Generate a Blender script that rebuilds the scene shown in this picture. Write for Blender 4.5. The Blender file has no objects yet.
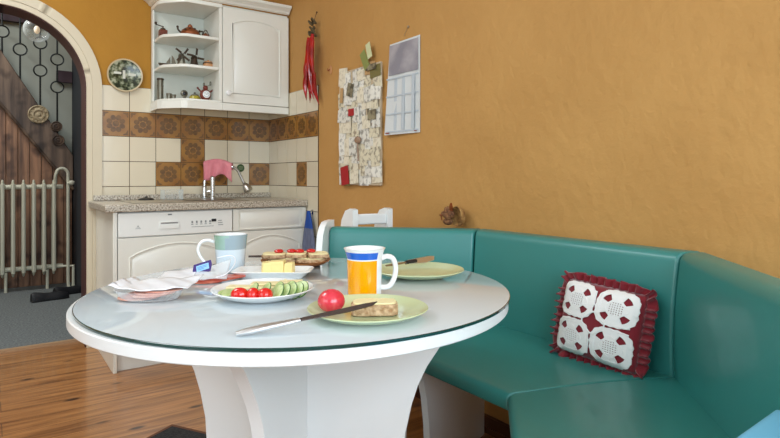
import bpy, bmesh, math, random
from mathutils import Vector, Matrix
random.seed(7)
PI = math.pi
C = bpy.context.scene.collection
V = Vector

# ------------------------------------------------------------------ materials
def lin(c):
    return tuple((v/255/12.92 if v/255 <= .04045 else ((v/255+.055)/1.055)**2.4) for v in c)+(1,)
def M(name, rgb, rough=.5, metal=0, coat=0, bump=None, var=None, spec=.5, emit=None, sheen=0):
    m = bpy.data.materials.new(name); m.use_nodes = True
    nt = m.node_tree; b = nt.nodes['Principled BSDF']
    b.inputs['Base Color'].default_value = lin(rgb)
    b.inputs['Roughness'].default_value = rough
    b.inputs['Metallic'].default_value = metal
    b.inputs['Coat Weight'].default_value = coat
    b.inputs['Coat Roughness'].default_value = .04
    b.inputs['Specular IOR Level'].default_value = spec
    if sheen: b.inputs['Sheen Weight'].default_value = sheen
    if emit:
        b.inputs['Emission Color'].default_value = lin(emit[0]); b.inputs['Emission Strength'].default_value = emit[1]
    if bump or var:
        tc = nt.nodes.new('ShaderNodeTexCoord')
    if bump:
        n = nt.nodes.new('ShaderNodeTexNoise'); n.inputs['Scale'].default_value = bump[0]; n.inputs['Detail'].default_value = 4
        nt.links.new(tc.outputs['Object'], n.inputs['Vector'])
        bp = nt.nodes.new('ShaderNodeBump'); bp.inputs['Strength'].default_value = bump[1]; bp.inputs['Distance'].default_value = bump[2] if len(bump) > 2 else .01
        nt.links.new(n.outputs['Fac'], bp.inputs['Height']); nt.links.new(bp.outputs['Normal'], b.inputs['Normal'])
    if var:   # (scale, rgb2, lo, hi[, stretch])
        n = nt.nodes.new('ShaderNodeTexNoise'); n.inputs['Scale'].default_value = var[0]; n.inputs['Detail'].default_value = 6
        mp = nt.nodes.new('ShaderNodeMapping')
        if len(var) > 4: mp.inputs['Scale'].default_value = var[4]
        nt.links.new(tc.outputs['Object'], mp.inputs['Vector']); nt.links.new(mp.outputs['Vector'], n.inputs['Vector'])
        r = nt.nodes.new('ShaderNodeValToRGB')
        r.color_ramp.elements[0].position = var[2]; r.color_ramp.elements[0].color = lin(var[1])
        r.color_ramp.elements[1].position = var[3]; r.color_ramp.elements[1].color = lin(rgb)
        nt.links.new(n.outputs['Fac'], r.inputs['Fac']); nt.links.new(r.outputs['Color'], b.inputs['Base Color'])
    return m
def thin_glass(name, rgb=(255,255,255), alpha=.1, rough=.03):
    m = bpy.data.materials.new(name); m.use_nodes = True
    nt = m.node_tree; nt.nodes.clear()
    o = nt.nodes.new('ShaderNodeOutputMaterial'); t = nt.nodes.new('ShaderNodeBsdfTransparent'); g = nt.nodes.new('ShaderNodeBsdfPrincipled')
    g.inputs['Base Color'].default_value = lin(rgb); g.inputs['Roughness'].default_value = rough
    mx = nt.nodes.new('ShaderNodeMixShader'); fr = nt.nodes.new('ShaderNodeLayerWeight'); fr.inputs['Blend'].default_value = .25
    ma = nt.nodes.new('ShaderNodeMath'); ma.operation = 'ADD'; ma.use_clamp = True; ma.inputs[1].default_value = alpha
    nt.links.new(fr.outputs['Facing'], ma.inputs[0]); nt.links.new(ma.outputs[0], mx.inputs[0])
    nt.links.new(t.outputs[0], mx.inputs[1]); nt.links.new(g.outputs[0], mx.inputs[2]); nt.links.new(mx.outputs[0], o.inputs[0])
    return m

wall_m = M('ochre_plaster', (194,145,80), .75, bump=(22,.6,.008), var=(3,(187,138,74),.35,.65))
wall_kitchen_m = M('deep_ochre_plaster', (182,128,36), .75, bump=(26,.4,.006), var=(3,(175,121,32),.35,.65))
unseen_m = M('offwhite_plaster', (228,224,214), .8)
cream = M('cream_paint', (228,217,188), .45)
white_ceil = M('ceiling_paint', (236,233,226), .8)
casing_m = M('casing_paint', (216,203,176), .5)
dark_red = M('jamb_paint', (70,22,16), .5)
tile_cream = M('cream_tile', (226,214,188), .18, coat=.3, bump=(14,.08,.002), var=(1.2,(218,205,178),.3,.7))
tile_brown = M('brown_tile', (164,116,46), .3, coat=.3, var=(9,(140,90,32),.35,.65))
tile_orn = M('tile_ornament', (122,82,30), .35, coat=.3, var=(40,(96,64,24),.35,.65))
grout = M('grout', (74,56,36), .9)
lacq = M('cream_lacquer', (234,232,221), .32, coat=.15)
lacq_in = M('cabinet_inside', (214,216,204), .5)
white_lac = M('white_lacquer', (240,240,238), .28, coat=.2)
white_app = M('appliance_white', (238,238,232), .3)
groove = M('dark_gap', (40,36,32), .8)
chrome = M('chrome', (205,205,205), .15, 1)
steel = M('brushed_steel', (190,186,178), .3, 1)
knife_m = M('knife_steel', (220,222,226), .3, 1)
teal = M('teal_leatherette', (50,134,128), .4, coat=.15, spec=.7, bump=(160,.12,.001), var=(2,(46,126,120),.3,.7))
red_cloth = M('red_velvet', (124,10,28), .85, bump=(120,.2,.002), sheen=.3)
crochet = M('white_crochet', (240,238,235), .9, bump=(260,.5,.002))
glass_white = M('table_glass', (202,210,213), .03, spec=.85)
glass_edge = M('glass_edge', (22,62,58), .1, coat=.5)
green_cer = M('green_ceramic', (200,212,166), .22, coat=.4)
white_cer = M('white_ceramic', (242,242,240), .15, coat=.4)
orange_g = M('orange_glaze', (250,165,0), .15, coat=.4)
blue_g = M('blue_glaze', (30,100,205), .15, coat=.4)
clear = thin_glass('clear_plastic', (240,244,246), .1)
glassy = thin_glass('clear_glass', (235,242,240), .06)
paper = M('white_paper', (240,240,240), .6)
darkwood = M('dark_wood', (92,58,36), .5, var=(5,(48,30,20),.35,.65,(1,1,1)))
blackm = M('black_plastic', (24,24,26), .4)
iron = M('black_iron', (26,30,28), .5, .3)
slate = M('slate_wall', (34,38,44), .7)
radi = M('radiator_enamel', (206,204,184), .35)

def floor_mat():
    m = bpy.data.materials.new('pine_floor'); m.use_nodes = True
    nt = m.node_tree; L = nt.links.new; b = nt.nodes['Principled BSDF']; N = nt.nodes.new
    b.inputs['Roughness'].default_value = .3; b.inputs['Coat Weight'].default_value = .45; b.inputs['Coat Roughness'].default_value = .12
    tc = N('ShaderNodeTexCoord')
    br = N('ShaderNodeTexBrick'); br.inputs['Scale'].default_value = 1
    br.inputs['Brick Width'].default_value = 3.1; br.inputs['Row Height'].default_value = .135; br.inputs['Mortar Size'].default_value = .0012
    br.inputs['Color1'].default_value = (0,0,0,1); br.inputs['Color2'].default_value = (1,1,1,1); br.inputs['Mortar'].default_value = (.5,.5,.5,1)
    L(tc.outputs['Object'], br.inputs['Vector'])
    mp = N('ShaderNodeMapping'); mp.inputs['Scale'].default_value = (1.2,16,1); L(tc.outputs['Object'], mp.inputs['Vector'])
    n = N('ShaderNodeTexNoise'); n.inputs['Scale'].default_value = 2.2; n.inputs['Detail'].default_value = 6; n.inputs['Distortion'].default_value = .6; L(mp.outputs[0], n.inputs['Vector'])
    r = N('ShaderNodeValToRGB'); r.color_ramp.elements[0].position = .32; r.color_ramp.elements[0].color = lin((124,78,38)); r.color_ramp.elements[1].position = .62; r.color_ramp.elements[1].color = lin((184,128,74))
    L(n.outputs['Fac'], r.inputs['Fac'])
    mix = N('ShaderNodeMixRGB'); mix.blend_type = 'MULTIPLY'; mix.inputs['Fac'].default_value = .3
    L(r.outputs[0], mix.inputs[1])
    r2 = N('ShaderNodeValToRGB'); r2.color_ramp.elements[0].color = (.62,.5,.42,1); r2.color_ramp.elements[1].color = (1,1,1,1); L(br.outputs['Color'], r2.inputs['Fac']); L(r2.outputs[0], mix.inputs[2])
    mp2 = N('ShaderNodeMapping'); mp2.inputs['Scale'].default_value = (3.6,8.5,1); L(tc.outputs['Object'], mp2.inputs['Vector'])
    vo = N('ShaderNodeTexVoronoi'); vo.inputs['Scale'].default_value = 1; vo.inputs['Randomness'].default_value = 1; L(mp2.outputs[0], vo.inputs['Vector'])
    r3 = N('ShaderNodeValToRGB'); r3.color_ramp.elements[0].position = .06; r3.color_ramp.elements[0].color = (1,1,1,1); r3.color_ramp.elements[1].position = .15; r3.color_ramp.elements[1].color = (0,0,0,1); L(vo.outputs['Distance'], r3.inputs['Fac'])
    mk = N('ShaderNodeMixRGB'); L(r3.outputs[0], mk.inputs['Fac']); L(mix.outputs[0], mk.inputs[1]); mk.inputs[2].default_value = lin((62,34,18))
    mm = N('ShaderNodeMixRGB'); L(br.outputs['Fac'], mm.inputs['Fac']); L(mk.outputs[0], mm.inputs[1]); mm.inputs[2].default_value = lin((70,42,24))
    L(mm.outputs[0], b.inputs['Base Color'])
    return m
floor_m = floor_mat()
def granite_mat():
    m = bpy.data.materials.new('granite_laminate'); m.use_nodes = True
    nt = m.node_tree; L = nt.links.new; b = nt.nodes['Principled BSDF']; N = nt.nodes.new
    b.inputs['Roughness'].default_value = .3
    tc = N('ShaderNodeTexCoord'); n = N('ShaderNodeTexNoise'); n.inputs['Scale'].default_value = 120; n.inputs['Detail'].default_value = 3; L(tc.outputs['Object'], n.inputs['Vector'])
    r = N('ShaderNodeValToRGB'); e = r.color_ramp.elements
    e[0].position = .36; e[0].color = lin((124,112,98)); e[1].position = .62; e[1].color = lin((206,198,182))
    k = e.new(.48); k.color = lin((176,164,146)); L(n.outputs['Fac'], r.inputs['Fac']); L(r.outputs[0], b.inputs['Base Color'])
    return m
granite = granite_mat()
def plank_mat(name, c1, c2, w, axis='x', rough=.5):
    m = bpy.data.materials.new(name); m.use_nodes = True
    nt = m.node_tree; L = nt.links.new; b = nt.nodes['Principled BSDF']; N = nt.nodes.new
    b.inputs['Roughness'].default_value = rough
    tc = N('ShaderNodeTexCoord'); mp = N('ShaderNodeMapping'); mp.inputs['Scale'].default_value = (14,14,1.2); L(tc.outputs['Object'], mp.inputs['Vector'])
    n = N('ShaderNodeTexNoise'); n.inputs['Scale'].default_value = 1.4; n.inputs['Detail'].default_value = 6; L(mp.outputs[0], n.inputs['Vector'])
    r = N('ShaderNodeValToRGB'); r.color_ramp.elements[0].position = .35; r.color_ramp.elements[0].color = lin(c2); r.color_ramp.elements[1].position = .65; r.color_ramp.elements[1].color = lin(c1); L(n.outputs['Fac'], r.inputs['Fac'])
    n2 = N('ShaderNodeTexNoise'); n2.inputs['Scale'].default_value = 6; n2.inputs['Detail'].default_value = 2; L(tc.outputs['Object'], n2.inputs['Vector'])
    r2 = N('ShaderNodeValToRGB'); r2.color_ramp.elements[0].position = .34; r2.color_ramp.elements[0].color = (.25,.2,.18,1); r2.color_ramp.elements[1].position = .45; r2.color_ramp.elements[1].color = (1,1,1,1); L(n2.outputs['Fac'], r2.inputs['Fac'])
    mx = N('ShaderNodeMixRGB'); mx.blend_type = 'MULTIPLY'; mx.inputs['Fac'].default_value = .8; L(r.outputs[0], mx.inputs[1]); L(r2.outputs[0], mx.inputs[2]); L(mx.outputs[0], b.inputs['Base Color'])
    return m
old_planks = plank_mat('aged_boards', (172,126,94), (92,64,46), .1)
stringer_m = plank_mat('stair_wood', (126,104,86), (62,48,40), .1)

# ------------------------------------------------------------------ geometry helpers
def BM(): return bmesh.new()
def prism(bm, pts, off, mi=0):
    off = V(off); a = [bm.verts.new(V(p)) for p in pts]; b = [bm.verts.new(V(p)+off) for p in pts]
    n = len(a); fs = []
    fs.append(bm.faces.new(a)); fs.append(bm.faces.new(b[::-1]))
    for i in range(n):
        fs.append(bm.faces.new((a[i], b[i], b[(i+1) % n], a[(i+1) % n])))
    for f in fs: f.material_index = mi
    fs[0].normal_update(); fs[1].normal_update()
    return fs
def box(bm, x0, x1, y0, y1, z0, z1, mi=0, T=None):
    p = [V((x0,y0,z0)), V((x1,y0,z0)), V((x1,y1,z0)), V((x0,y1,z0))]
    q = [V((v.x,v.y,z1)) for v in p]
    if T: p = [T@v for v in p]; q = [T@v for v in q]
    a = [bm.verts.new(v) for v in p+q]
    for f in ((3,2,1,0),(4,5,6,7),(0,1,5,4),(1,2,6,5),(2,3,7,6),(3,0,4,7)):
        bm.faces.new([a[i] for i in f]).material_index = mi
def lathe(bm, prof, c=(0,0,0), seg=32, mi=0, T=None, mif=None):
    c = V(c); rings = []
    for r, z in prof:
        if r < 1e-6: rings.append([V((0,0,z))+c])
        else: rings.append([V((r*math.cos(2*PI*i/seg), r*math.sin(2*PI*i/seg), z))+c for i in range(seg)])
    rings = [[bm.verts.new(T@v if T else v) for v in rg] for rg in rings]
    for j in range(len(rings)-1):
        A, B = rings[j], rings[j+1]
        for i in range(seg):
            k = (i+1) % seg
            if len(A) == 1 and len(B) == 1: continue
            if len(A) == 1: f = bm.faces.new((A[0], B[i], B[k]))
            elif len(B) == 1: f = bm.faces.new((A[i], A[k], B[0]))
            else: f = bm.faces.new((A[i], A[k], B[k], B[i]))
            f.material_index = mif(j, i) if mif else mi
    for rg in (rings[0], rings[-1]):
        if len(rg) > 1: bm.faces.new(rg).material_index = mi
def tube(bm, pts, r, seg=10, closed=False, mi=0, flat=1):
    pts = [V(p) for p in pts]; n = len(pts); rs = r if isinstance(r, (list, tuple)) else [r]*n
    rings = []; up = None
    for i in range(n):
        if closed: t = (pts[(i+1) % n]-pts[i-1])
        else: t = pts[min(i+1, n-1)]-pts[max(i-1, 0)]
        t.normalize()
        if up is None:
            up = V((0,0,1)) if abs(t.z) < .9 else V((1,0,0))
        s = t.cross(up)
        if s.length < 1e-4: s = t.cross(V((0,1,0)))
        s.normalize(); up = s.cross(t).normalized()
        rings.append([bm.verts.new(pts[i]+(s*math.cos(2*PI*k/seg)+up*flat*math.sin(2*PI*k/seg))*rs[i]) for k in range(seg)])
    m = n if closed else n-1
    for i in range(m):
        A, B = rings[i], rings[(i+1) % n]
        for k in range(seg):
            bm.faces.new((A[k], A[(k+1) % seg], B[(k+1) % seg], B[k])).material_index = mi
    if not closed:
        bm.faces.new(rings[0]).material_index = mi; bm.faces.new(rings[-1]).material_index = mi
def ball(bm, c, rx, ry=None, rz=None, mi=0, seg=20, T=None):
    ry = ry or rx; rz = rz or rx; c = V(c)
    n = seg//2; A = Matrix.Translation(c)@Matrix.Diagonal((rx, ry, rz, 1))
    if T: A = T@A
    lathe(bm, [(math.sin(PI*i/n), -math.cos(PI*i/n)) if 0 < i < n else (0, -1 if i == 0 else 1) for i in range(n+1)], seg=seg, mi=mi, T=A)
def smoothpath(pts, k=6):
    pts = [V(p) for p in pts]; out = []
    for i in range(len(pts)-1):
        p0 = pts[max(i-1,0)]; p1 = pts[i]; p2 = pts[i+1]; p3 = pts[min(i+2, len(pts)-1)]
        for j in range(k):
            t = j/k
            out.append(.5*((2*p1)+(-p0+p2)*t+(2*p0-5*p1+4*p2-p3)*t*t+(-p0+3*p1-3*p2+p3)*t**3))
    out.append(pts[-1]); return out

def obj(name, bm, mat, parent=None, local=False, bevel=0, smooth=True, ang=35, sub=0, bseg=2, label=None):
    bmesh.ops.recalc_face_normals(bm, faces=bm.faces[:])
    me = bpy.data.meshes.new(name); 
    if parent is not None and not local:
        W = Matrix.Identity(4); q = parent; chain = []
        while q is not None: chain.append(q); q = q.parent
        for q in reversed(chain): W = W@Matrix.LocRotScale(q.location, q.rotation_euler, q.scale)
        bmesh.ops.transform(bm, matrix=W.inverted(), verts=bm.verts[:])
    bm.to_mesh(me); bm.free()
    for m in (mat if isinstance(mat, (list, tuple)) else [mat]): me.materials.append(m)
    if smooth:
        for p in me.polygons: p.use_smooth = True
        if ang < 180: me.set_sharp_from_angle(angle=math.radians(ang))
    o = bpy.data.objects.new(name, me); C.objects.link(o)
    if parent is not None: o.parent = parent
    if bevel:
        b = o.modifiers.new('bevel', 'BEVEL'); b.width = bevel; b.segments = bseg; b.limit_method = 'ANGLE'; b.angle_limit = math.radians(40); b.harden_normals = False
    if sub:
        s = o.modifiers.new('sub', 'SUBSURF'); s.levels = sub; s.render_levels = sub
    if label: o['label'] = label
    return o
def tag(o, label, cat, group=None):
    o['label'] = label; o['category'] = cat
    if group: o['group'] = group
    return o
def thing(name, label, cat, loc=(0,0,0), rot=0, group=None):
    o = bpy.data.objects.new(name, None); o.empty_display_size = .05; C.objects.link(o)
    o.location = loc; o.rotation_euler = (0,0,rot) if not isinstance(rot, tuple) else rot
    return tag(o, label, cat, group)
def struct(name, bm, mat, label, parent=None, **k):
    o = obj(name, bm, mat, parent, **k)
    if parent is None: o['kind'] = 'structure'; o['label'] = label
    return o

CAMA = math.radians(-35.3)      # bearing of the view's sideways axis
def cam_dir(a_side, b_fwd):     # a direction given sideways / forward of the view, in world
    y = math.radians(35.3)
    return V((math.cos(y)*a_side+math.sin(y)*b_fwd, -math.sin(y)*a_side+math.cos(y)*b_fwd, 0))

# ------------------------------------------------------------------ room shell
XL, YR, ZC = -3.5, -5.1, 2.55
bm = BM(); box(bm, XL-.1, .1, YR-.1, .17, -.08, 0); struct('floor', bm, floor_m, 'varnished pine plank floor with dark knots')
bm = BM(); box(bm, -3.0, -.9, .17, 2.5, -.08, .012); struct('floor_hallway', bm, M('grey_carpet', (126,130,128), .95, bump=(400,.6,.004), var=(90,(88,92,92),.35,.65)), 'grey speckled carpet floor of the hallway')
bm = BM(); box(bm, XL-.1, .1, YR-.1, .2, ZC, ZC+.08); struct('ceiling', bm, white_ceil, 'white ceiling')
AC, AR, AZ = -1.55, .42, 1.5
def arc(r, n=40): return [(AC-r*math.cos(PI*i/n), AZ+r*math.sin(PI*i/n)) for i in range(n+1)]   # left to right
bm = BM()
box(bm, XL-.1, AC-AR, 0, .18, 0, ZC); box(bm, AC+AR, .1, 0, .18, 0, ZC)
ar = arc(AR)
for (xa,za),(xb,zb) in zip(ar, ar[1:]): prism(bm, [(xa,0,za),(xb,0,zb),(xb,0,ZC),(xa,0,ZC)], (0,.18,0))
struct('wall_back', bm, wall_kitchen_m, 'ochre plaster wall with the arched opening', smooth=False)
def ring_prism(bm, r0, r1, y0, y1, mi=0):
    a = [(AC-r0,.0)]+arc(r0)+[(AC+r0,.0)]; b = [(AC-r1,.0)]+arc(r1)+[(AC+r1,.0)]
    for i in range(len(a)-1):
        prism(bm, [(a[i][0],y0,a[i][1]),(a[i+1][0],y0,a[i+1][1]),(b[i+1][0],y0,b[i+1][1]),(b[i][0],y0,b[i][1])], (0,y1-y0,0), mi)
    bmesh.ops.remove_doubles(bm, verts=bm.verts[:], dist=1e-5)
bm = BM(); ring_prism(bm, .448, .498, -.02, 0); ring_prism(bm, .418, .4475, -.013, 0)
struct('trim_1', bm, casing_m, 'cream arched casing around the hallway opening', ang=30)
bm = BM(); ring_prism(bm, .413, .4195, 0, .18)
struct('trim_2', bm, dark_red, 'dark red lining inside the arched opening', ang=30)
bm = BM(); box(bm, 0, .1, YR-.1, .18, 0, ZC); struct('wall_right', bm, wall_m, 'ochre rough plaster wall behind the bench', smooth=False)
bm = BM(); box(bm, XL-.1, XL, YR-.1, 0, 0, ZC); struct('wall_left', bm, unseen_m, 'off-white plaster wall', smooth=False)
# rear wall with window opening
WX0, WX1, WZ0, WZ1 = -2.6, -.25, .8, 2.35
bm = BM()
box(bm, XL, WX0, YR-.1, YR, 0, ZC); box(bm, WX1, 0, YR-.1, YR, 0, ZC); box(bm, WX0, WX1, YR-.1, YR, 0, WZ0); box(bm, WX0, WX1, YR-.1, YR, WZ1, ZC)
struct('wall_rear', bm, unseen_m, 'off-white wall with the window', smooth=False)
bm = BM()
for x in (WX0, (WX0+WX1)/2-.03, WX1-.06): box(bm, x, x+.06, YR-.09, YR-.01, WZ0, WZ1)
for z in (WZ0, WZ1-.06): box(bm, WX0, WX1, YR-.09, YR-.01, z, z+.06)
w = struct('window_1', bm, white_lac, 'white framed kitchen window')
# baseboards
wood_base = M('brown_baseboard', (96,52,28), .4)
bm = BM(); box(bm, -.018, 0, YR, -.72, 0, .06); box(bm, -.026, 0, YR, -.72, 0, .022); struct('baseboard_right', bm, wood_base, 'brown baseboard under the bench')
bm = BM(); box(bm, -1.972, -1.13, .148, .175, 0, .016); struct('trim_3', bm, M('threshold_wood', (176,140,104), .4), 'wooden threshold strip')

# tiles ------------------------------------------------------------
def ornament(bm, c, u, v, n, s, mi=2):
    c = V(c); u = V(u); v = V(v); n = V(n)
    def P(a, b, h): return c+u*(a*s)+v*(b*s)+n*h
    # rosette: eight petals round a ring
    for k in range(8):
        a = 2*PI*k/8+.39
        ps = []
        for j in range(10):
            t = 2*PI*j/10
            rr = .25+.11*math.cos(t); w = .1*math.sin(t)
            ps.append((rr*math.cos(a)-w*math.sin(a), rr*math.sin(a)+w*math.cos(a)))
        prism(bm, [P(x,y,.0042) for x,y in ps], n*.0012, mi)
    ring = [(.12*math.cos(2*PI*j/14), .12*math.sin(2*PI*j/14)) for j in range(14)]
    prism(bm, [P(x,y,.0042) for x,y in ring], n*.0016, mi)
    for sx in (-1,1):
        for sy in (-1,1):
            L = [(.45,.45),(.45,.24),(.40,.29),(.37,.37),(.29,.40),(.24,.45)]
            prism(bm, [P(x*sx,y*sy,.0042) for x,y in L], n*.0012, mi)
def tiles(origin, u, n, pitch, cols, rows, brown, mitm):
    # origin: corner column edge at z of the bottom of row index 1
    bm = BM(); v = V((0,0,1)); u = V(u); n = V(n)
    for (r, z0, z1) in rows:
        for k in range(cols):
            p0 = V(origin)+u*(k*pitch+.0018); p1 = V(origin)+u*((k+1)*pitch-.0018)
            a = p0.copy(); a.z = z0+.0018; b = p1.copy(); b.z = z0+.0018; c = p1.copy(); c.z = z1-.0018; d = p0.copy(); d.z = z1-.0018
            br = (r, k) in brown
            prism(bm, [x+n*.003 for x in (a,b,c,d)], n*.0042 if not br else n*.0042, 1 if br else 0)
            if br: ornament(bm, (a+b+c+d)/4+n*.003, u, v, n, pitch)
    a = V(origin); b = V(origin)+u*cols*pitch
    zs0 = min(r[1] for r in rows); zs1 = max(r[2] for r in rows)
    a.z = b.z = zs0; c = b.copy(); c.z = zs1; d = a.copy(); d.z = zs1
    prism(bm, [a,b,c,d], n*.0045, 3)
    return bm
rowsB = [(0,1.38,1.53),(1,1.23,1.38),(2,1.08,1.23),(3,.93,1.08),(4,.78,.93)]
bB = {(1,k) for k in range(7)} | {(2,3),(3,4),(3,3),(3,2),(3,0)}
bm = tiles((0,0,0), (-1,0,0), (0,-1,0), .15, 7, rowsB, bB, None)
bmesh.ops.translate(bm, vec=(-.002,-.0002,0), verts=bm.verts[:])
struct('wall_back_tiles', bm, [tile_cream, tile_brown, tile_orn, grout], 'cream and brown rosette tiles on the back wall above the worktop', bevel=0, smooth=False)
rowsS = rowsB[:4]+[(4,.78,.93),(5,.63,.78),(6,.48,.63),(7,.33,.48),(8,.18,.33),(9,.03,.18)]
bS = {(1,k) for k in range(5)} | {(3,3)}
bm = tiles((0,0,0), (0,-1,0), (-1,0,0), .142, 5, rowsS, bS, None)
bmesh.ops.translate(bm, vec=(-.0002,-.009,0), verts=bm.verts[:])
struct('wall_right_tiles', bm, [tile_cream, tile_brown, tile_orn, grout], 'cream tiles with a brown rosette band on the side wall by the worktop', smooth=False)

# ------------------------------------------------------------------ hallway
HY = 2.36
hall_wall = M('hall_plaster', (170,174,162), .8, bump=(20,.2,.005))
bm = BM(); box(bm, -3.0, -.9, HY, HY+.1, 0, 2.9); struct('wall_hallway_back', bm, hall_wall, 'pale grey green hallway wall', smooth=False)
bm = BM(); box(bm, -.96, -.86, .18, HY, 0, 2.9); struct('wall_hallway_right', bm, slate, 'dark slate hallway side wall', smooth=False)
bm = BM(); box(bm, -3.0, -2.9, .18, HY, 0, 2.9); struct('wall_hallway_left', bm, hall_wall, 'hallway side wall', smooth=False)
bm = BM(); box(bm, -3.0, -.86, .18, HY+.1, 2.9, 2.98); struct('ceiling_hallway', bm, white_ceil, 'hallway ceiling', smooth=False)
# staircase
st = thing('staircase', 'old brown wooden staircase with carved stringer beyond the arch', 'staircase', (-1.5, 2.25, .012))
def sl(x): return 1.609+(x+1.517)*(.976-1.609)/(-1.051+1.517)      # lower edge of the stringer
def su(x): return 2.067+(x+1.517)*(1.188-2.067)/(-.971+1.517)
bm = BM(); prism(bm, [(x,2.2,z) for x,z in ((-2.0,sl(-2.0)),(-.965,sl(-.965)),(-.965,su(-.965)),(-1.6,su(-1.6)+.02),(-2.0,su(-2.0)))], (0,.05,0))
strg = obj('stringer', bm, stringer_m, st, bevel=.006)
bm = BM(); tube(bm, [(-2.0,2.197,sl(-2.0)+.012),(-.966,2.197,sl(-.966)+.012)], .012, 8); obj('stringer_bead', bm, stringer_m, st)
bm = BM(); x = -2.0
while x < -.97:
    w_ = .088; xe = min(x+w_, -.965)
    prism(bm, [(x,2.27,.012),(xe-.004,2.27,.012),(xe-.004,2.27,sl(xe)+.03),(x,2.27,sl(x)+.03)], (0,.02,0)); x += w_
box(bm, -2.0, -.965, 2.292, 2.3, .012, 1.0)
obj('understair_boards', bm, old_planks, st, bevel=.003)
medal = M('medallion_paint', (196,180,146), .6, var=(30,(132,112,84),.35,.65))
for (x,z,r,mt) in ((-1.237,1.54,.082,medal),(-1.1,1.44,.047,stringer_m),(-1.085,1.315,.05,stringer_m)):
    bm = BM(); T = Matrix.Translation((x,2.2,z))@Matrix.Rotation(PI/2,4,'X')
    lathe(bm, [(r,0),(r,.012),(r*.9,.02),(r*.82,.012),(r*.68,.012),(r*.6,.02),(r*.45,.022),(r*.38,.012),(r*.2,.014),(r*.16,.022),(0,.024)], seg=28, T=T)
    for k in range(14):
        a = 2*PI*k/14; ball(bm, (r*.75*math.cos(a), r*.75*math.sin(a), .014), r*.08, seg=8, T=T)
    obj('rosette', bm, mt, strg)
def baluster(x, rings):
    bm = BM(); zb = su(x); zt = 2.75; cur = zb
    for z in sorted(rings):
        if z-.055 > cur: tube(bm, [(x,2.225,cur),(x,2.225,z-.05)], .0075, 8)
        tube(bm, [(x+.05*math.cos(a),2.225,z+.05*math.sin(a)) for a in [2*PI*i/24 for i in range(24)]], .007, 6, closed=True)
        cur = z+.05
    tube(bm, [(x,2.225,cur),(x,2.225,zt)], .0075, 8)
    obj('baluster', bm, iron, st)
for x, rg in ((-1.503,[2.243,2.6]),(-1.372,[2.104,2.5]),(-1.222,[1.935,2.18,2.6]),(-1.091,[1.80,2.049,2.5]),(-1.64,[2.32,2.6]),(-1.78,[2.45])): baluster(x, rg)
purple = M('plum_beam', (66,48,56), .6)
bm = BM(); box(bm, -2.2, -1.2, 2.29, 2.35, 2.36, 2.47); struct('trim_4', bm, purple, 'plum coloured beam across the stairwell')
bm = BM(); box(bm, -1.09, -.965, 2.3, 2.35, 1.86, 1.965); struct('trim_5', bm, purple, 'short plum coloured ledge on the stairwell wall')
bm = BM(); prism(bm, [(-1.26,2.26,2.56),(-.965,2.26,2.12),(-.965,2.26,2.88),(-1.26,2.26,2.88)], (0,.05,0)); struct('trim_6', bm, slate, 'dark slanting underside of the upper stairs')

# radiator
rd = thing('radiator', 'cream cast iron column radiator standing in the hallway', 'radiator', (-1.5, 2.08, .012))
for i in range(11):
    x = -1.13-.0745*i
    bm = BM()
    for y in (2.03, 2.13):
        tube(bm, smoothpath([(x,y,.17),(x,y,.22),(x,y,.55),(x,y,.88),(x,y,.925)],3), [.014]*0 or .015, 8)
    for z in (.2, .9):
        T = Matrix.Translation((x,2.08,z)); ball(bm, (0,0,0), .024, .062, .034, seg=14, T=T)
    ball(bm, (x,2.08,.935), .012,.03,.03, seg=8); ball(bm, (x,2.08,.16), .012,.03,.03, seg=8)
    obj('section', bm, radi, rd)
bm = BM()
for z in (.2,.9): tube(bm, [(-1.95,2.08,z),(-1.06,2.08,z)], .02, 10)
tube(bm, [(-1.62,2.03,.66),(-1.56,2.03,.66)], .01, 8)
obj('header', bm, radi, rd)
for x in (-1.18, -1.48, -1.78):
    bm = BM(); tube(bm, [(x,2.05,.18),(x,2.05,.012)], .012, 8); obj('foot', bm, radi, rd)
bm = BM()
tube(bm, smoothpath([(-1.12,2.04,.93),(-1.12,2.02,1.0),(-1.1,2.02,1.05),(-1.06,2.02,1.06),(-1.03,2.02,1.03),(-1.025,2.02,.97),(-1.025,2.02,.6),(-1.025,2.02,.1),(-1.02,2.01,.014)],5), .013, 8)
tube(bm, [(-1.12,2.06,.2),(-.985,2.02,.2),(-.985,2.02,.014)], .013, 8)
obj('pipe', bm, radi, rd)
bm = BM(); ball(bm, (-1.0,2.0,.935), .026, .022, .022, seg=14); tube(bm, [(-1.03,2.01,.93),(-1.0,2.0,.935)], .01, 8); obj('valve', bm, radi, rd)
# pendant in the hall
lx, ly, lz = -1.303, 1.253, 2.08
pl = thing('pendant_lamp', 'clear glass globe pendant lamp hanging in the hallway', 'lamp', (lx, ly, 2.9))
bm = BM(); lathe(bm, [(.02,.085)]+[(.09*math.cos(a), .09*math.sin(a)) for a in [math.radians(70-15*i) for i in range(11)]]+[(0,-.09)], (lx,ly,lz), 28); obj('glass_globe', bm, glassy, pl)
bm = BM(); tube(bm, [(lx,ly,lz+.12),(lx,ly,2.9)], .003, 6); obj('cord', bm, iron, pl)
bm = BM(); lathe(bm, [(.012,.03),(.02,.05),(.022,.11),(.008,.13)], (lx,ly,lz), 16); obj('socket', bm, steel, pl)
bm = BM(); ball(bm, (lx,ly,lz+.0), .02,.02,.03, seg=14); obj('bulb', bm, M('bulb_glass', (255,240,220), .3, emit=((255,225,180),.35)), pl)
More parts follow.
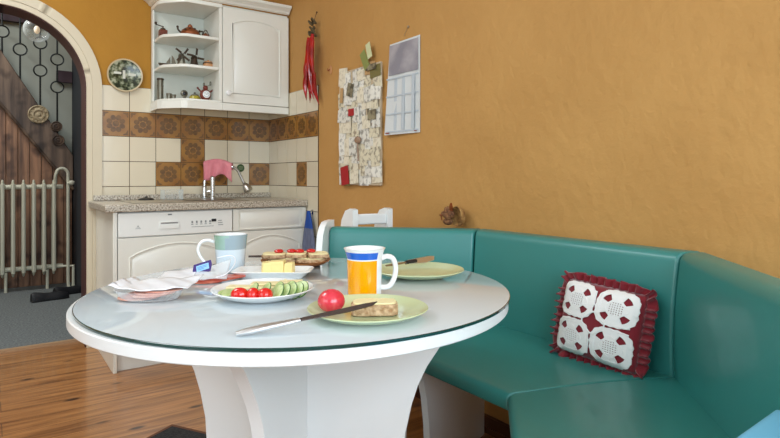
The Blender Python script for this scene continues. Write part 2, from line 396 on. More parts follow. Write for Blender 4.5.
# shoes
shoe_m = M('black_shoe', (20,20,24), .55)
def shoe(loc, rot, label):
    t = thing('shoe', label, 'shoe', loc, rot, 'pair of dark shoes in the hallway')
    bm = BM()
    secs = [(-.13,.03,.0,.055),(-.11,.036,0,.062),(-.05,.034,0,.05),(0,.036,0,.045),(.05,.045,0,.05),(.1,.044,0,.04),(.13,.03,0,.025)]
    rings = []
    for x, w, z0, h in secs:
        rings.append([bm.verts.new((x, w*math.cos(a), .014+z0+h*max(0, math.sin(a)))) for a in [PI*i/8 for i in range(9)]])
    for A, B in zip(rings, rings[1:]):
        for i in range(8): bm.faces.new((A[i],A[i+1],B[i+1],B[i]))
        bm.faces.new((A[0],B[0],B[8],A[8]))
    bm.faces.new(rings[0]); bm.faces.new(rings[-1]); obj('upper', bm, shoe_m, t, local=True)
    bm = BM(); prism(bm, [(x, w*1.05, 0) for x,w,_,_ in secs]+[(x,-w*1.05,0) for x,w,_,_ in reversed(secs)], (0,0,.014)); obj('sole', bm, blackm, t, local=True)
shoe((-1.2,1.52,.013), math.radians(12), 'flat black shoe nearest the arch on the grey hallway carpet')
shoe((-1.04,1.7,.013), math.radians(24), 'flat black shoe behind the other one, close to the radiator pipe')

# ------------------------------------------------------------------ kitchen base units
FY = -.58
def raised_panel(bm, x0, x1, z0, z1, y, arch=0, n=14, h=.007, mi=0):
    # a raised field with an optional arched top, front facing -y, sunk moulding line round it
    def outline(g):
        pts = [(x0+g, z0+g), (x1-g, z0+g)]
        for i in range(n+1):
            t = i/n; x = x1-g+(x0-x1+2*g)*t
            pts.append((x, z1-g-arch*(1-math.sin(PI*t)**.8) if arch else z1-g))
        if not arch: pts = [(x0+g,z0+g),(x1-g,z0+g),(x1-g,z1-g),(x0+g,z1-g)]
        return pts
    o1, o2 = outline(0), outline(.016)
    a = [bm.verts.new((x, y-.0005, z)) for x, z in o1]; b = [bm.verts.new((x, y-h, z)) for x, z in o2]
    k = len(a)
    for i in range(k): bm.faces.new((a[i], a[(i+1) % k], b[(i+1) % k], b[i])).material_index = mi
    bm.faces.new(b).material_index = mi
    # moulding ring just outside
    o3 = outline(-.012)
    tube(bm, [(x, y-.001, z) for x, z in o3], .0045, 6, closed=True, mi=mi)

wt = BM(); box(wt, -1.124, -.009, -.6, -.021, .81, .848)
o = obj('worktop', wt, granite, bevel=.006); tag(o, 'speckled grey beige laminate worktop under the tiles', 'worktop')
bm = BM(); box(bm, -1.10, -.009, -.04, -.0215, .849, .88); tag(obj('worktop_upstand', bm, granite, bevel=.003), 'speckled grey strip along the tiles behind the worktop', 'upstand')
o = BM(); box(o, -1.085, -1.066, FY, -.022, 0, .809); tag(obj('end_panel', o, lacq, bevel=.002), 'tall cream side panel left of the dishwasher', 'panel')
dw = thing('dishwasher', 'white built-in dishwasher with an arched panel door', 'dishwasher', (-.768,-.3,0))
bm = BM(); box(bm, -1.0635, -.472, FY+.02, -.03, .1, .806); obj('body', bm, white_app, dw)
bm = BM(); box(bm, -1.062, -.474, FY+.06-.03, FY+.1, 0, .098); obj('plinth', bm, white_app, dw, bevel=.002)
bm = BM(); box(bm, -1.062, -.473, FY-.002, FY+.02, .681, .803); cp = obj('control_panel', bm, white_app, dw, bevel=.004)
bm = BM(); box(bm, -1.062, -.473, FY, FY+.02, .102, .676); raised_panel(bm, -.995, -.54, .17, .625, FY, arch=.06); obj('door', bm, lacq, dw, bevel=.004)
bm = BM(); box(bm, -.865, -.765, FY-.005, FY-.001, .715, .75); box(bm, -.865, -.765, FY-.007, FY-.0045, .715, .738); box(bm, -.86, -.77, FY-.008, FY-.002, .748, .753)
obj('handle', bm, [white_app], cp, bevel=.002)
bm = BM(); box(bm, -.858, -.772, FY-.0062, FY-.0052, .741, .7478); obj('handle_shade_strip', bm, M('painted_shade_grey', (150,150,148), .5), cp)  # flat strip whose grey paints the shade inside the grip
greyp = M('grey_print', (130,132,132), .5)
bm = BM()
for k in range(5): 
    x = -.70+.024*k; box(bm, x, x+.008, FY-.004, FY-.002, .738, .75); box(bm, x-.002, x+.01, FY-.0035, FY-.002, .73, .733)
box(bm, -.7, -.58, FY-.0035, FY-.002, .717, .719)
for k in range(3): box(bm, -.555, -.535+.004*k, FY-.0035, FY-.002, .745-.012*k, .748-.012*k)
obj('buttons', bm, greyp, cp)
bm = BM(); box(bm, -.592, -.566, FY-.0045, FY-.002, .742, .757); obj('display', bm, blackm, cp)
bm = BM(); box(bm, -.822, -.802, FY-.0035, FY-.002, .786, .793); obj('logo', bm, greyp, cp); bm = BM(); box(bm, -.982, -.956, FY-.0035, FY-.002, .722, .7235); box(bm, -.979, -.959, FY-.0035, FY-.002, .727, .7283)
prism(bm, [(-.974,FY-.002,.733),(-.964,FY-.002,.733),(-.969,FY-.002,.739)], (0,-.0015,0)); obj('emblem', bm, greyp, cp)
bc = thing('base_cabinet', 'cream sink cabinet with one drawer front over an arched door', 'cabinet', (-.24,-.3,0))
bm = BM(); box(bm, -.4695, -.012, FY+.02, -.03, .1, .806); obj('body', bm, lacq, bc)
bm = BM(); box(bm, -.469, -.012, FY+.06-.03, FY+.1, 0, .098); obj('plinth', bm, lacq, bc)
bm = BM(); box(bm, -.468, -.014, FY, FY+.02, .681, .803); raised_panel(bm, -.425, -.06, .702, .783, FY); obj('drawer', bm, lacq, bc, bevel=.004)
bm = BM(); box(bm, -.468, -.014, FY, FY+.02, .102, .676); raised_panel(bm, -.415, -.07, .17, .635, FY, arch=.06); obj('door', bm, lacq, bc, bevel=.004)
# sink
sk = thing('sink', 'stainless steel inset sink in the speckled worktop', 'sink', (-.6,-.3,.848))
bm = BM(); box(bm, -.98, -.34, -.5, -.11, .8485, .8525)
obj('rim', bm, M('sink_steel', (178,168,150), .35, .6), sk, bevel=.002)
bm = BM()
lathe(bm, [(.15,.0),(.155,.003),(.15,.004),(.14,.001),(0,.0008)], (-.52,-.3,.8527), 40); obj('bowl', bm, steel, sk)
bm = BM(); lathe(bm, [(.045,0),(.045,.004),(.03,.012),(.008,.014),(.008,.02),(0,.022)], (-.84,-.16,.8527), 24); obj('plug', bm, blackm, sk)
# glass box
gb = BM(); T = Matrix.Translation((-.74,-.15,.853))
bm = gb
T2 = Matrix.Translation((-.69,-.14,.8535))
for a in ((-.055,.055,-.05,-.047),(-.055,.055,.047,.05)): box(bm, *a, 0, .055, T=T2)
for a in ((-.055,-.052,-.05,.05),(.052,.055,-.05,.05)): box(bm, *a, 0, .055, T=T2)
box(bm, -.055,.055,-.05,.05,0,.003,T=T2)
tube(bm, [T2@V(p) for p in ((-.054,-.049,.056),(.054,-.049,.056),(.054,.049,.056),(-.054,.049,.056))], .0025, 6, closed=True)
tag(obj('glass_box', bm, glassy, smooth=False), 'clear square glass box on the worktop left of the taps', 'container')
# faucets
ft = thing('kitchen_faucet', 'tall chrome gooseneck tap with a bent spout behind the pink cloth', 'tap', (-.475,-.075,.8525))
bm = BM(); lathe(bm, [(.022,0),(.022,.01),(.016,.014),(.015,.07),(.011,.075),(.011,.08)], (-.475,-.075,.8525), 20); obj('base', bm, chrome, ft)
bm = BM(); tube(bm, smoothpath([(-.475,-.075,.93),(-.472,-.077,1.0),(-.468,-.085,1.05),(-.45,-.105,1.085),(-.42,-.13,1.09),(-.36,-.16,1.07),(-.325,-.175,1.05)],6), .0075, 10); obj('neck', bm, chrome, ft)
bm = BM(); tube(bm, [(-.463,-.075,.89),(-.435,-.09,.9)], .006, 8); ball(bm, (-.432,-.092,.901), .009, seg=12); obj('lever', bm, chrome, ft)
ribbed = M('ribbed_hose', (150,144,136), .3, .9)
bm = BM(); pts = smoothpath([(-.325,-.175,1.05),(-.3,-.19,1.03),(-.28,-.205,.98),(-.265,-.215,.945)],6); tube(bm, pts, [.008+.0015*(i % 2) for i in range(len(pts))], 10); obj('hose', bm, ribbed, ft)
bm = BM(); d_ = (V((-.245,-.23,.905))-V((-.265,-.215,.945))).normalized(); T = Matrix.Translation((-.265,-.215,.945))@d_.to_track_quat('Z','Y').to_matrix().to_4x4()
lathe(bm, [(.009,0),(.014,.005),(.024,.02),(.029,.05),(.024,.058),(0,.059)], seg=22, T=T); obj('spray_head', bm, steel, ft)
ft2 = thing('mixer_tap', 'short upright chrome cylinder tap under the pink cloth', 'tap', (-.45,-.135,.8525))
bm = BM(); lathe(bm, [(.02,0),(.02,.008),(.0145,.012),(.0145,.12),(.0165,.122),(.0165,.132),(.01,.14),(0,.141)], (-.45,-.16,.8525), 20); obj('body', bm, chrome, ft2)
# pink cloth over the neck
bm = BM(); nx, ny = 22, 12; gr = []
for i in range(nx+1):
    u = i/nx; row = []
    bx = V((-.475,-.08,1.085)).lerp(V((-.325,-.168,1.082)), u); bx.z += .022*math.sin(PI*u)-.01*u
    for j in range(ny+1):
        s = (j/ny-.3)*(.165+.015*math.sin(7*u)+.02*u)      # along the drape: back to front
        n_ = V((-.5,-.86,0)).normalized()
        dn = abs(s); y_ = (1 if s > 0 else -1)*min(.018, dn)
        wv = .007*math.sin(u*17+j*.5)*min(1, dn*20)+.004*math.sin(u*31)*min(1, dn*20)
        z = bx.z-max(0, dn-.012)*(1.0+.12*math.sin(5*u+1))
        if s > 0 and u > .55: z -= .0
        p = V((bx.x, bx.y, 0))+n_*(y_+wv+ (.01 if s>0 else -.004)); row.append(bm.verts.new((p.x, p.y, z)))
    gr.append(row)
for i in range(nx):
    for j in range(ny): bm.faces.new((gr[i][j],gr[i+1][j],gr[i+1][j+1],gr[i][j+1]))
o = obj('dish_cloth', bm, M('pink_cloth', (222,140,146), .9, bump=(150,.4,.003), var=(14,(204,116,126),.3,.7)), ang=180)
so = o.modifiers.new('th','SOLIDIFY'); so.thickness = .003; so.offset = 0
tag(o, 'crumpled pink dish cloth draped over the tap', 'cloth')
bm = BM(); T = Matrix.Translation((-.212,-.0083,1.047))@Matrix.Rotation(PI/2,4,'X'); lathe(bm, [(.026,0),(.026,.0025),(.024,.003),(0,.003)], seg=28, T=T)
tg = thing('round_sticker', 'round dark green sticker on the tiles above the spray head', 'sticker', (-.212,-.0083,1.047))
obj('disc', bm, M('green_sticker', (58,84,40), .5), tg)
bm = BM()
for z, w in ((1.055,.014),(1.047,.018),(1.039,.012)): box(bm, -.212-w, -.212+w, -.0122, -.0112, z-.0012, z+.0012)
obj('printed_lines', bm, M('sticker_print', (170,180,140), .6), tg)

# towel on the side wall
hk = thing('towel_hook', 'small white hook on the tiles beside the worktop', 'hook', (-.0075,-.655,.77))
bm = BM(); lathe(bm, [(.016,0),(.016,.004),(.006,.008),(.005,.02),(.009,.024),(0,.026)], seg=16, T=Matrix.Translation((-.0076,-.655,.775))@Matrix.Rotation(-PI/2,4,'Y')); obj('knob', bm, chrome, hk)
bm = BM(); rings = []
for j in range(16):
    t = j/15; z = .785-.31*t; w = .014+.066*min(1, t*1.5)+.006*math.sin(t*5); rg = []
    for i in range(28):
        a = 2*PI*i/28; fold = 1+.25*math.sin(5*a+2*t)
        rg.append(bm.verts.new((-.034+.014*fold*math.cos(a)*(.6+.6*t), -.655+w*math.sin(a)*(1+.06*math.sin(7*a)), z)))
    rings.append(rg)
for A, B in zip(rings, rings[1:]):
    for i in range(28): bm.faces.new((A[i],A[(i+1)%28],B[(i+1)%28],B[i]))
bm.faces.new(rings[0]); bm.faces.new(rings[-1])
for f in bm.faces: f.material_index = 1 if f.calc_center_median().z > .69 else 0
tag(obj('blue_towel', bm, [M('towel_greyblue', (112,118,142), .9, var=(60,(84,92,120),.35,.6,(1,3,.3))), M('towel_blue', (30,72,150), .9)], ang=180), 'blue towel hanging from the hook beside the sink cabinet', 'towel')

# ------------------------------------------------------------------ wall cabinets
ZB, ZT = 1.434, 2.03
su_ = thing('open_shelf_unit', 'cream open end shelf unit with chamfered shelves full of curios', 'shelf', (-.6,0,ZB))
poly = [(-.781,-.009),(-.781,-.17),(-.764,-.22),(-.679,-.313),(-.65,-.33),(-.445,-.33),(-.445,-.009)]
def shelfplate(z0, z1, name, mt=lacq, grow=0, poly=poly):
    bm = BM(); prism(bm, [(x-(grow if x < -.6 else 0), y-(grow if y < -.1 else 0), z0) for x,y in poly], (0,0,z1-z0)); return obj(name, bm, mt, su_, bevel=.003)
shelfplate(ZB, ZB+.012, 'bottom_board')
def strip(pts, z0, z1, th):
    bm = BM(); P_ = [V((x,y,0)) for x,y in pts]; n = len(P_); inn = []
    for i in range(n):
        a = (P_[i]-P_[i-1]).normalized() if i else (P_[1]-P_[0]).normalized(); b = (P_[i+1]-P_[i]).normalized() if i < n-1 else a
        m_ = V((-(a+b).y, (a+b).x, 0)).normalized(); inn.append(P_[i]+m_*th)
    for i in range(n-1): prism(bm, [V((p.x,p.y,z0)) for p in (P_[i],P_[i+1],inn[i+1],inn[i])], (0,0,z1-z0))
    bmesh.ops.remove_doubles(bm, verts=bm.verts[:], dist=1e-5); return bm
obj('light_rail', strip([(-.785,-.01),(-.785,-.186),(-.768,-.222),(-.682,-.317),(-.652,-.334),(-.4455,-.334)], ZB-.045, ZB-.0005, .018), lacq, su_, ang=30)
inner = [(-.769,-.022),(-.769,-.165),(-.759,-.215),(-.676,-.306),(-.648,-.32),(-.464,-.32),(-.464,-.022)]
shelfplate(1.630, 1.648, 'shelf', poly=inner); shelfplate(1.808, 1.826, 'shelf', poly=inner)
shelfplate(2.005, ZT, 'top_board')
bm = BM(); box(bm, -.780, -.446, -.02, -.009, ZB+.012, 2.004); obj('back_board', bm, lacq_in, su_)
bm = BM(); box(bm, -.781, -.770, -.05, -.0205, ZB+.012, 2.004); obj('side_strip', bm, lacq, su_)
bm = BM(); box(bm, -.463, -.445, -.33, -.0205, ZB+.012, 2.004); obj('partition', bm, lacq, su_, bevel=.002)
wc = thing('wall_cabinet', 'cream wall cabinet with one arched panel door over the worktop', 'cabinet', (-.22,0,ZB))
bm = BM(); box(bm, -.444, -.011, -.31, -.0095, ZB, ZT); obj('body', bm, lacq, wc, bevel=.002)
bm = BM(); box(bm, -.442, -.013, -.332, -.3105, ZB+.004, 2.012); raised_panel(bm, -.372, -.085, ZB+.075, 1.945, -.332, arch=.035); dr = obj('door', bm, lacq, wc, bevel=.005)
bm = BM(); T = Matrix.Translation((-.412,-.3325,1.495))@Matrix.Rotation(PI/2,4,'X'); lathe(bm, [(.008,0),(.008,.008),(.016,.012),(.017,.018),(.012,.023),(0,.024)], seg=20, T=T, mif=lambda j,i: 1 if j >= 5 else 0)
obj('knob', bm, [white_cer, M('gold_flower', (120,84,50), .4)], dr, label='white porcelain knob with a small brown flower')
bm = BM(); box(bm, -.4445, -.011, -.334, -.316, ZB-.045, ZB-.0005); obj('light_rail', bm, lacq, wc, bevel=.004)
# cornice
cn = BM()
prof = [(0,0),(.012,.006),(.018,.016),(.036,.03),(.045,.034),(.048,.05),(0,.05)]
path = [(-.781,-.012),(-.781,-.18),(-.664,-.33),(-.012,-.33)]
def nrm(i):
    P_ = [V((x,y,0)) for x,y in path]
    def sn(a,b): d = (b-a).normalized(); return V((d.y,-d.x,0))
    if i == 0: return V((-1,0,0))
    if i == len(path)-1: return V((0,-1,0))
    a = sn(P_[i-1],P_[i]); b = sn(P_[i],P_[i+1]); m = (a+b).normalized(); return m/m.dot(a)
rings = []
for i, (x,y) in enumerate(path):
    n_ = nrm(i)
    if n_.x > 0 and i == 0: n_ = -n_
    sgn = 1 if (i == 0 or n_.y <= 0.01) else -1
    rings.append([cn.verts.new(V((x,y,ZT+.001+h))+(n_*o_ if sgn > 0 else -n_*o_)) for o_, h in prof])
for A, B in zip(rings, rings[1:]):
    for k in range(len(prof)): cn.faces.new((A[k],A[(k+1)%len(prof)],B[(k+1)%len(prof)],B[k]))
cn.faces.new(rings[0]); cn.faces.new(rings[-1])
tag(obj('cornice', cn, lacq, ang=20), 'cream stepped cornice moulding along the top of the wall cabinets', 'cornice')

# curios on the shelves ------------------------------------------------
copper = M('copper', (150,84,48), .35, .6); bronze = M('dark_bronze', (74,58,44), .45, .5); pewter = M('pewter', (122,118,104), .35, .7)
redwood = M('mill_wood', (110,50,30), .4); tan = M('tan_clay', (196,140,92), .5); yellowg = thin_glass('yellow_glass', (200,186,60), .55)
S1, S2, S3 = 1.4475, 1.6495, 1.8275
t = thing('coffee_grinder', 'small red brown coffee grinder with a crank on the top shelf', 'coffee grinder', (-.655,-.19,S3))
bm = BM(); box(bm, -.68,-.628,-.215,-.165,S3,S3+.006); box(bm, -.676,-.632,-.21,-.17,S3+.006,S3+.042); obj('body', bm, redwood, t, bevel=.002)
bm = BM(); lathe(bm, [(.018,0),(.014,.01),(.004,.014),(.004,.024)], (-.654,-.19,S3+.042), 14); tube(bm, [(-.654,-.19,S3+.064),(-.70,-.21,S3+.066)], .003, 6); ball(bm, (-.7,-.21,S3+.074), .008, seg=10); obj('crank', bm, bronze, t)
t = thing('tea_set', 'ornate copper teapot ship on a dark stand, centre of the top shelf', 'ornament', (-.575,-.15,S3))
bm = BM(); lathe(bm, [(.03,0),(.045,.012),(.05,.03),(.042,.045),(.025,.056),(.012,.062),(.012,.07),(.006,.078),(0,.08)], (-.575,-.15,S3+.006), 24); obj('pot', bm, copper, t)
bm = BM(); tube(bm, smoothpath([(-.66,-.15,S3+.004),(-.64,-.15,S3+.02),(-.6,-.15,S3+.008),(-.575,-.17,S3+.004),(-.55,-.15,S3+.008),(-.52,-.15,S3+.018),(-.495,-.15,S3+.004)],5), .0035, 8); obj('stand', bm, bronze, t)
bm = BM(); tube(bm, smoothpath([(-.615,-.15,S3+.03),(-.635,-.15,S3+.045),(-.64,-.15,S3+.06)],4), .005, 8); ball(bm, (-.64,-.15,S3+.062), .007, seg=8); obj('spout', bm, bronze, t)
bm = BM(); tube(bm, smoothpath([(-.53,-.15,S3+.05),(-.508,-.15,S3+.055),(-.51,-.15,S3+.03),(-.53,-.15,S3+.02)],4), .004, 8); obj('handle', bm, bronze, t)
bm = BM()
for k in range(4): ball(bm, (-.61+.025*k,-.185,S3+.045+.01*math.sin(k)), .006, seg=8)
obj('studs', bm, bronze, t)
t = thing('copper_kettle', 'tiny copper kettle at the right end of the top shelf', 'ornament', (-.49,-.12,S3))
bm = BM(); lathe(bm, [(.016,0),(.024,.01),(.022,.024),(.012,.034),(.005,.04),(0,.044)], (-.49,-.16,S3), 18); obj('pot', bm, copper, t)
bm = BM(); tube(bm, [(-.512,-.16,S3+.018),(-.53,-.17,S3+.04)], .004, 6); tube(bm, smoothpath([(-.508,-.16,S3+.03),(-.49,-.16,S3+.056),(-.472,-.16,S3+.03)],4), .0022, 6); obj('spout_and_handle', bm, bronze, t)
# middle shelf
t = thing('model_sailing_boat', 'dark model sailing boat at the left of the middle shelf', 'model boat', (-.69,-.18,S2))
bm = BM(); prism(bm, [(-.745,-.175,S2+.016),(-.735,-.175,S2),(-.645,-.175,S2),(-.632,-.175,S2+.018)], (0,-.018,0)); obj('hull', bm, bronze, t, bevel=.002)
bm = BM(); prism(bm, [(-.67,-.183,S2+.018),(-.668,-.183,S2+.07),(-.655,-.183,S2+.055),(-.642,-.183,S2+.02)], (0,-.003,0)); prism(bm, [(-.674,-.183,S2+.02),(-.676,-.183,S2+.06),(-.7,-.183,S2+.02)], (0,-.002,0)); obj('sail', bm, pewter, t)
def windmill(name, x, y, s, label, rot, mt):
    t = thing('model_windmill', label, 'model windmill', (x,y,S2))
    bm = BM(); lathe(bm, [(.022*s,0),(.024*s,.006*s),(.018*s,.01*s),(.012*s,.045*s),(.014*s,.047*s),(.009*s,.058*s),(0,.062*s)], (x,y,S2), 8); obj('tower', bm, mt, t, smooth=False)
    for k in range(4):
        a = rot+PI/2*k; bm = BM(); T = Matrix.Translation((x,y-.017*s,S2+.052*s))@Matrix.Rotation(a,4,'Y')
        box(bm, -.001*s,.007*s,-.001,.001,.008*s,.034*s,T=T); box(bm, -.001,.001,-.003,.001,0,.035*s,T=T); obj('blade', bm, bronze, t)
    return t
windmill('w', -.62, -.17, 1.5, 'grey pewter windmill with crossed blades, centre of the middle shelf', .6, pewter)
t = windmill('w', -.545, -.14, 1.55, 'dark windmill with upright blades right of the grey one', .1, bronze)
bm = BM(); lathe(bm, [(.035,0),(.037,.012),(.022,.018),(.028,.03),(.03,.034),(.02,.036),(0,.036)], (-.545,-.14,S2), 16); obj('platform', bm, bronze, t)
t = thing('wooden_barrel', 'small tan wooden barrel at the right of the middle shelf', 'ornament', (-.483,-.13,S2))
bm = BM(); lathe(bm, [(.022,0),(.027,.012),(.028,.024),(.024,.04),(.02,.046),(.006,.048),(.005,.054),(0,.055)], (-.487,-.17,S2), 20); obj('barrel', bm, tan, t)
bm = BM()
for z in (.012,.034): lathe(bm, [(.0275,z),(.029,z+.001),(.029,z+.004),(.0275,z+.005)], (-.487,-.17,S2), 20)
obj('hoop', bm, bronze, t)
# bottom shelf
t = thing('steel_canister', 'tall narrow steel canister at the left of the bottom shelf', 'canister', (-.735,-.15,S1))
bm = BM(); lathe(bm, [(.02,0),(.02,.002),(.0175,.004),(.0175,.088),(.019,.089),(.019,.094),(.0175,.095),(.0175,.126)], (-.728,-.15,S1), 20); obj('body', bm, pewter, t)
bm = BM(); lathe(bm, [(.02,.126),(.021,.128),(.021,.134),(.018,.137),(0,.138)], (-.728,-.15,S1), 20); obj('lid', bm, bronze, t)
for i, (x, y, h, lab) in enumerate(((-.672,-.18,.04,'small pewter cup just right of the tall canister'),(-.643,-.2,.034,'small pewter cup second from the tall canister'))):
    bm = BM(); lathe(bm, [(.011,0),(.014,.003),(.012,.01),(.015,h*.7),(.017,h),(.0155,h),(.012,.012),(0,.01)], (x,y,S1), 18); tag(obj('pewter_cup', bm, pewter), lab, 'cup', 'pewter cups on the bottom shelf')
t = thing('silver_clock', 'little silver figure with a round face in the middle of the bottom shelf', 'ornament', (-.6,-.18,S1))
bm = BM(); lathe(bm, [(.016,0),(.018,.004),(.009,.01),(.012,.02),(.008,.028),(.008,.03)], (-.605,-.18,S1), 16); ball(bm, (-.605,-.18,S1+.047), .022,.012,.022, seg=18); obj('body', bm, pewter, t)
bm = BM(); ball(bm, (-.605,-.192,S1+.047), .012,.004,.012, seg=14); obj('face', bm, blackm, t)
t = thing('sugar_pot', 'yellow green glass pot with a pewter lid on the bottom shelf', 'pot', (-.545,-.17,S1))
bm = BM(); lathe(bm, [(.018,0),(.03,.008),(.036,.02),(.032,.034),(.024,.04)], (-.55,-.17,S1), 24); obj('bowl', bm, M('olive_glass', (172,156,50), .15, coat=.6), t)
bm = BM(); lathe(bm, [(.026,.04),(.026,.043),(.01,.05),(.005,.054),(.007,.06),(0,.062)], (-.55,-.17,S1), 20); obj('lid', bm, pewter, t)
t = thing('alarm_clock_figure', 'red brown figure holding a round white clock face on the bottom shelf', 'clock', (-.49,-.17,S1))
bx_, by_ = -.497, -.215
bm = BM(); ball(bm, (bx_,by_,S1+.045), .034,.02,.036, seg=22); ball(bm, (bx_,by_,S1+.088), .016,.014,.016, seg=14)
for s in (-1,1):
    tube(bm, [(bx_+s*.026,by_,S1+.062),(bx_+s*.046,by_-.003,S1+.08)], .005, 8); ball(bm, (bx_+s*.048,by_-.003,S1+.083), .007, seg=8)
    tube(bm, [(bx_+s*.012,by_,S1+.015),(bx_+s*.024,by_-.006,S1+.0075)], .006, 8)
obj('body', bm, M('red_brown', (116,44,28), .45), t)
bm = BM(); lathe(bm, [(.022,0),(.022,.004),(.02,.005),(0,.005)], seg=24, T=Matrix.Translation((bx_,by_-.018,S1+.046))@Matrix.Rotation(PI/2,4,'X')); obj('clock_face', bm, white_cer, t)
bm = BM()
for k in range(12):
    a = PI/6*k; box(bm, -.001,.001,-.0005,.0005,.013,.018,T=Matrix.Translation((bx_,by_-.0235,S1+.046))@Matrix.Rotation(a,4,'Y'))
box(bm,-.001,.001,-.0005,.0005,0,.011,T=Matrix.Translation((bx_,by_-.024,S1+.046))@Matrix.Rotation(1.0,4,'Y')); box(bm,-.001,.001,-.0005,.0005,0,.008,T=Matrix.Translation((bx_,by_-.024,S1+.046))@Matrix.Rotation(-1.2,4,'Y'))
obj('hands_and_marks', bm, blackm, t)
bm = BM(); ball(bm, (bx_-.01,by_,S1+.108), .007,.004,.012, seg=10); ball(bm, (bx_+.03,by_,S1+.118), .006,.004,.014, seg=10); tube(bm, [(bx_+.01,by_,S1+.1),(bx_+.03,by_,S1+.108)], .002, 6); obj('bells', bm, pewter, t)
for i, (dx, lab) in enumerate(((-.03,'tiny white shell left of the clock figure feet'),(.032,'tiny white shell right of the clock figure feet'))):
    bm = BM(); ball(bm, (bx_+dx-.004,by_-.03,S1+.006), .012,.008,.006, seg=10); tag(obj('white_shell', bm, white_cer), lab, 'shell')

# settle the curios where they stand along the shelves
for word, dx, dy in (('coffee_grinder',-.085,.06),('tea_set',-.01,0),('copper_kettle',-.006,.0),('model_sailing_boat',-.028,.025),('wooden_barrel',.006,-.0),('steel_canister',-.018,.055),('silver_clock',-.018,.02),('sugar_pot',-.008,.015),('alarm_clock_figure',-.008,.02)):
    bpy.data.objects[word].location += V((dx,dy,0))
for k_, o in enumerate([o for o in C.objects if o.name.startswith('pewter_cup')]): o.location += V((-.04,.02,0)) if k_ == 0 else V((-.046,.03,0))
for k_, o in enumerate([o for o in C.objects if o.name.startswith('model_windmill')]): o.location += V((-.016,.02,0)) if k_ == 0 else V((-.006,.02,0))
for o in [o for o in C.objects if o.name.startswith('white_shell')]: o.location += V((-.008,.02,0))
bpy.data.objects['wooden_barrel'].scale = (1.15,1.15,1.15)
bpy.data.objects['tea_set'].scale = (1.15,1.15,1.15); bpy.data.objects['copper_kettle'].scale = (1.25,1.25,1.25)

# ------------------------------------------------------------------ wall plate
pc = V((-.93,-.009,1.594))
t = thing('wall_plate', 'round decorative plate with a green landscape picture on the wall', 'plate', tuple(pc))
T = Matrix.Translation(pc)@Matrix.Rotation(PI/2,4,'X')
bm = BM(); lathe(bm, [(.05,0),(.055,.006),(.092,.016),(.099,.02),(.098,.023),(.09,.021),(.06,.012),(0,.011)], seg=48, T=T, mif=lambda j,i: 1 if j >= 5 else 0)
picm = bpy.data.materials.new('plate_picture'); picm.use_nodes = True
nt = picm.node_tree; bs = nt.nodes['Principled BSDF']; bs.inputs['Roughness'].default_value = .2
tc = nt.nodes.new('ShaderNodeTexCoord'); n = nt.nodes.new('ShaderNodeTexNoise'); n.inputs['Scale'].default_value = 34; n.inputs['Detail'].default_value = 5
r = nt.nodes.new('ShaderNodeValToRGB'); e = r.color_ramp.elements; e[0].position = .42; e[0].color = lin((40,46,30)); e[1].position = .62; e[1].color = lin((176,178,152)); k = e.new(.5); k.color = lin((92,100,72))
nt.links.new(tc.outputs['Object'], n.inputs['Vector']); nt.links.new(n.outputs['Fac'], r.inputs['Fac']); nt.links.new(r.outputs[0], bs.inputs['Base Color'])
obj('dish', bm, [M('plate_rim', (206,186,150), .3), picm], t)
bm = BM()   # little painted house and tower
for a in ((-.012,.002,-.02,.03),(-.06,-.02,.005,.018),(.02,.06,.0,.014)):
    box(bm, pc.x+a[0], pc.x+a[1], pc.y-.0155, pc.y-.0125, pc.z+a[2], pc.z+a[3])
obj('painted_houses', bm, M('paint_pale', (214,212,196), .3), t)

# ------------------------------------------------------------------ chili strand
t = thing('chili_strand', 'strand of dried red chili peppers hanging on the wall by the tiles', 'chili strand', (-.01,-.69,1.93))
chm = M('chili_red', (176,14,16), .22, coat=.5, var=(12,(130,8,12),.35,.6))
bm = BM(); tube(bm, smoothpath([(-.004,-.70,1.965),(-.03,-.70,1.87),(-.03,-.69,1.7),(-.03,-.68,1.5)],4), .002, 6); ball(bm, (-.004,-.7,1.965), .006, seg=8); obj('cord', bm, M('jute', (110,80,50), .9), t)
bm = BM()
for k in range(9):
    a = random.uniform(0,6.28); z = 1.86+random.uniform(-.04,.045)
    tube(bm, smoothpath([(-.03,-.70,z),(-.03+.02*math.cos(a)-.008,-.71+.028*math.sin(a),z+.015),(-.034+.02*math.cos(a+1),-.71+.03*math.sin(a+1),z-.012),(-.03,-.70,z)],4), .006, 6)
obj('stem_knot', bm, M('dry_stem', (92,76,48), .9), t)
chs = [(-.665,1.77,.2,-.02),(-.72,1.78,.17,.03),(-.70,1.76,.24,.0),(-.64,1.68,.16,-.03),(-.69,1.64,.22,.01),(-.73,1.74,.2,-.06),(-.655,1.62,.18,-.015),(-.71,1.62,.19,-.01),(-.67,1.55,.13,.02),(-.70,1.56,.17,-.05),(-.625,1.64,.12,.0),(-.68,1.72,.24,.015)]
for i, (y, z, l, b) in enumerate(chs):
    bm = BM(); y -= .032; z += .04; l *= 1.17; xx = -.036-.016*(i % 3); n_ = 10; ps = []; rs = []
    for j in range(n_+1):
        u = j/n_; ps.append((xx-.01*math.sin(PI*u), y+b*u*u+.012*math.sin(2.6*u+i), z-l*u)); rs.append(.0165*(.55+.45*math.sin(min(1,u*2.2)*PI/2))*(1-u**2.2)+.0008)
    tube(bm, ps, rs, 8); obj('chili', bm, chm, t)

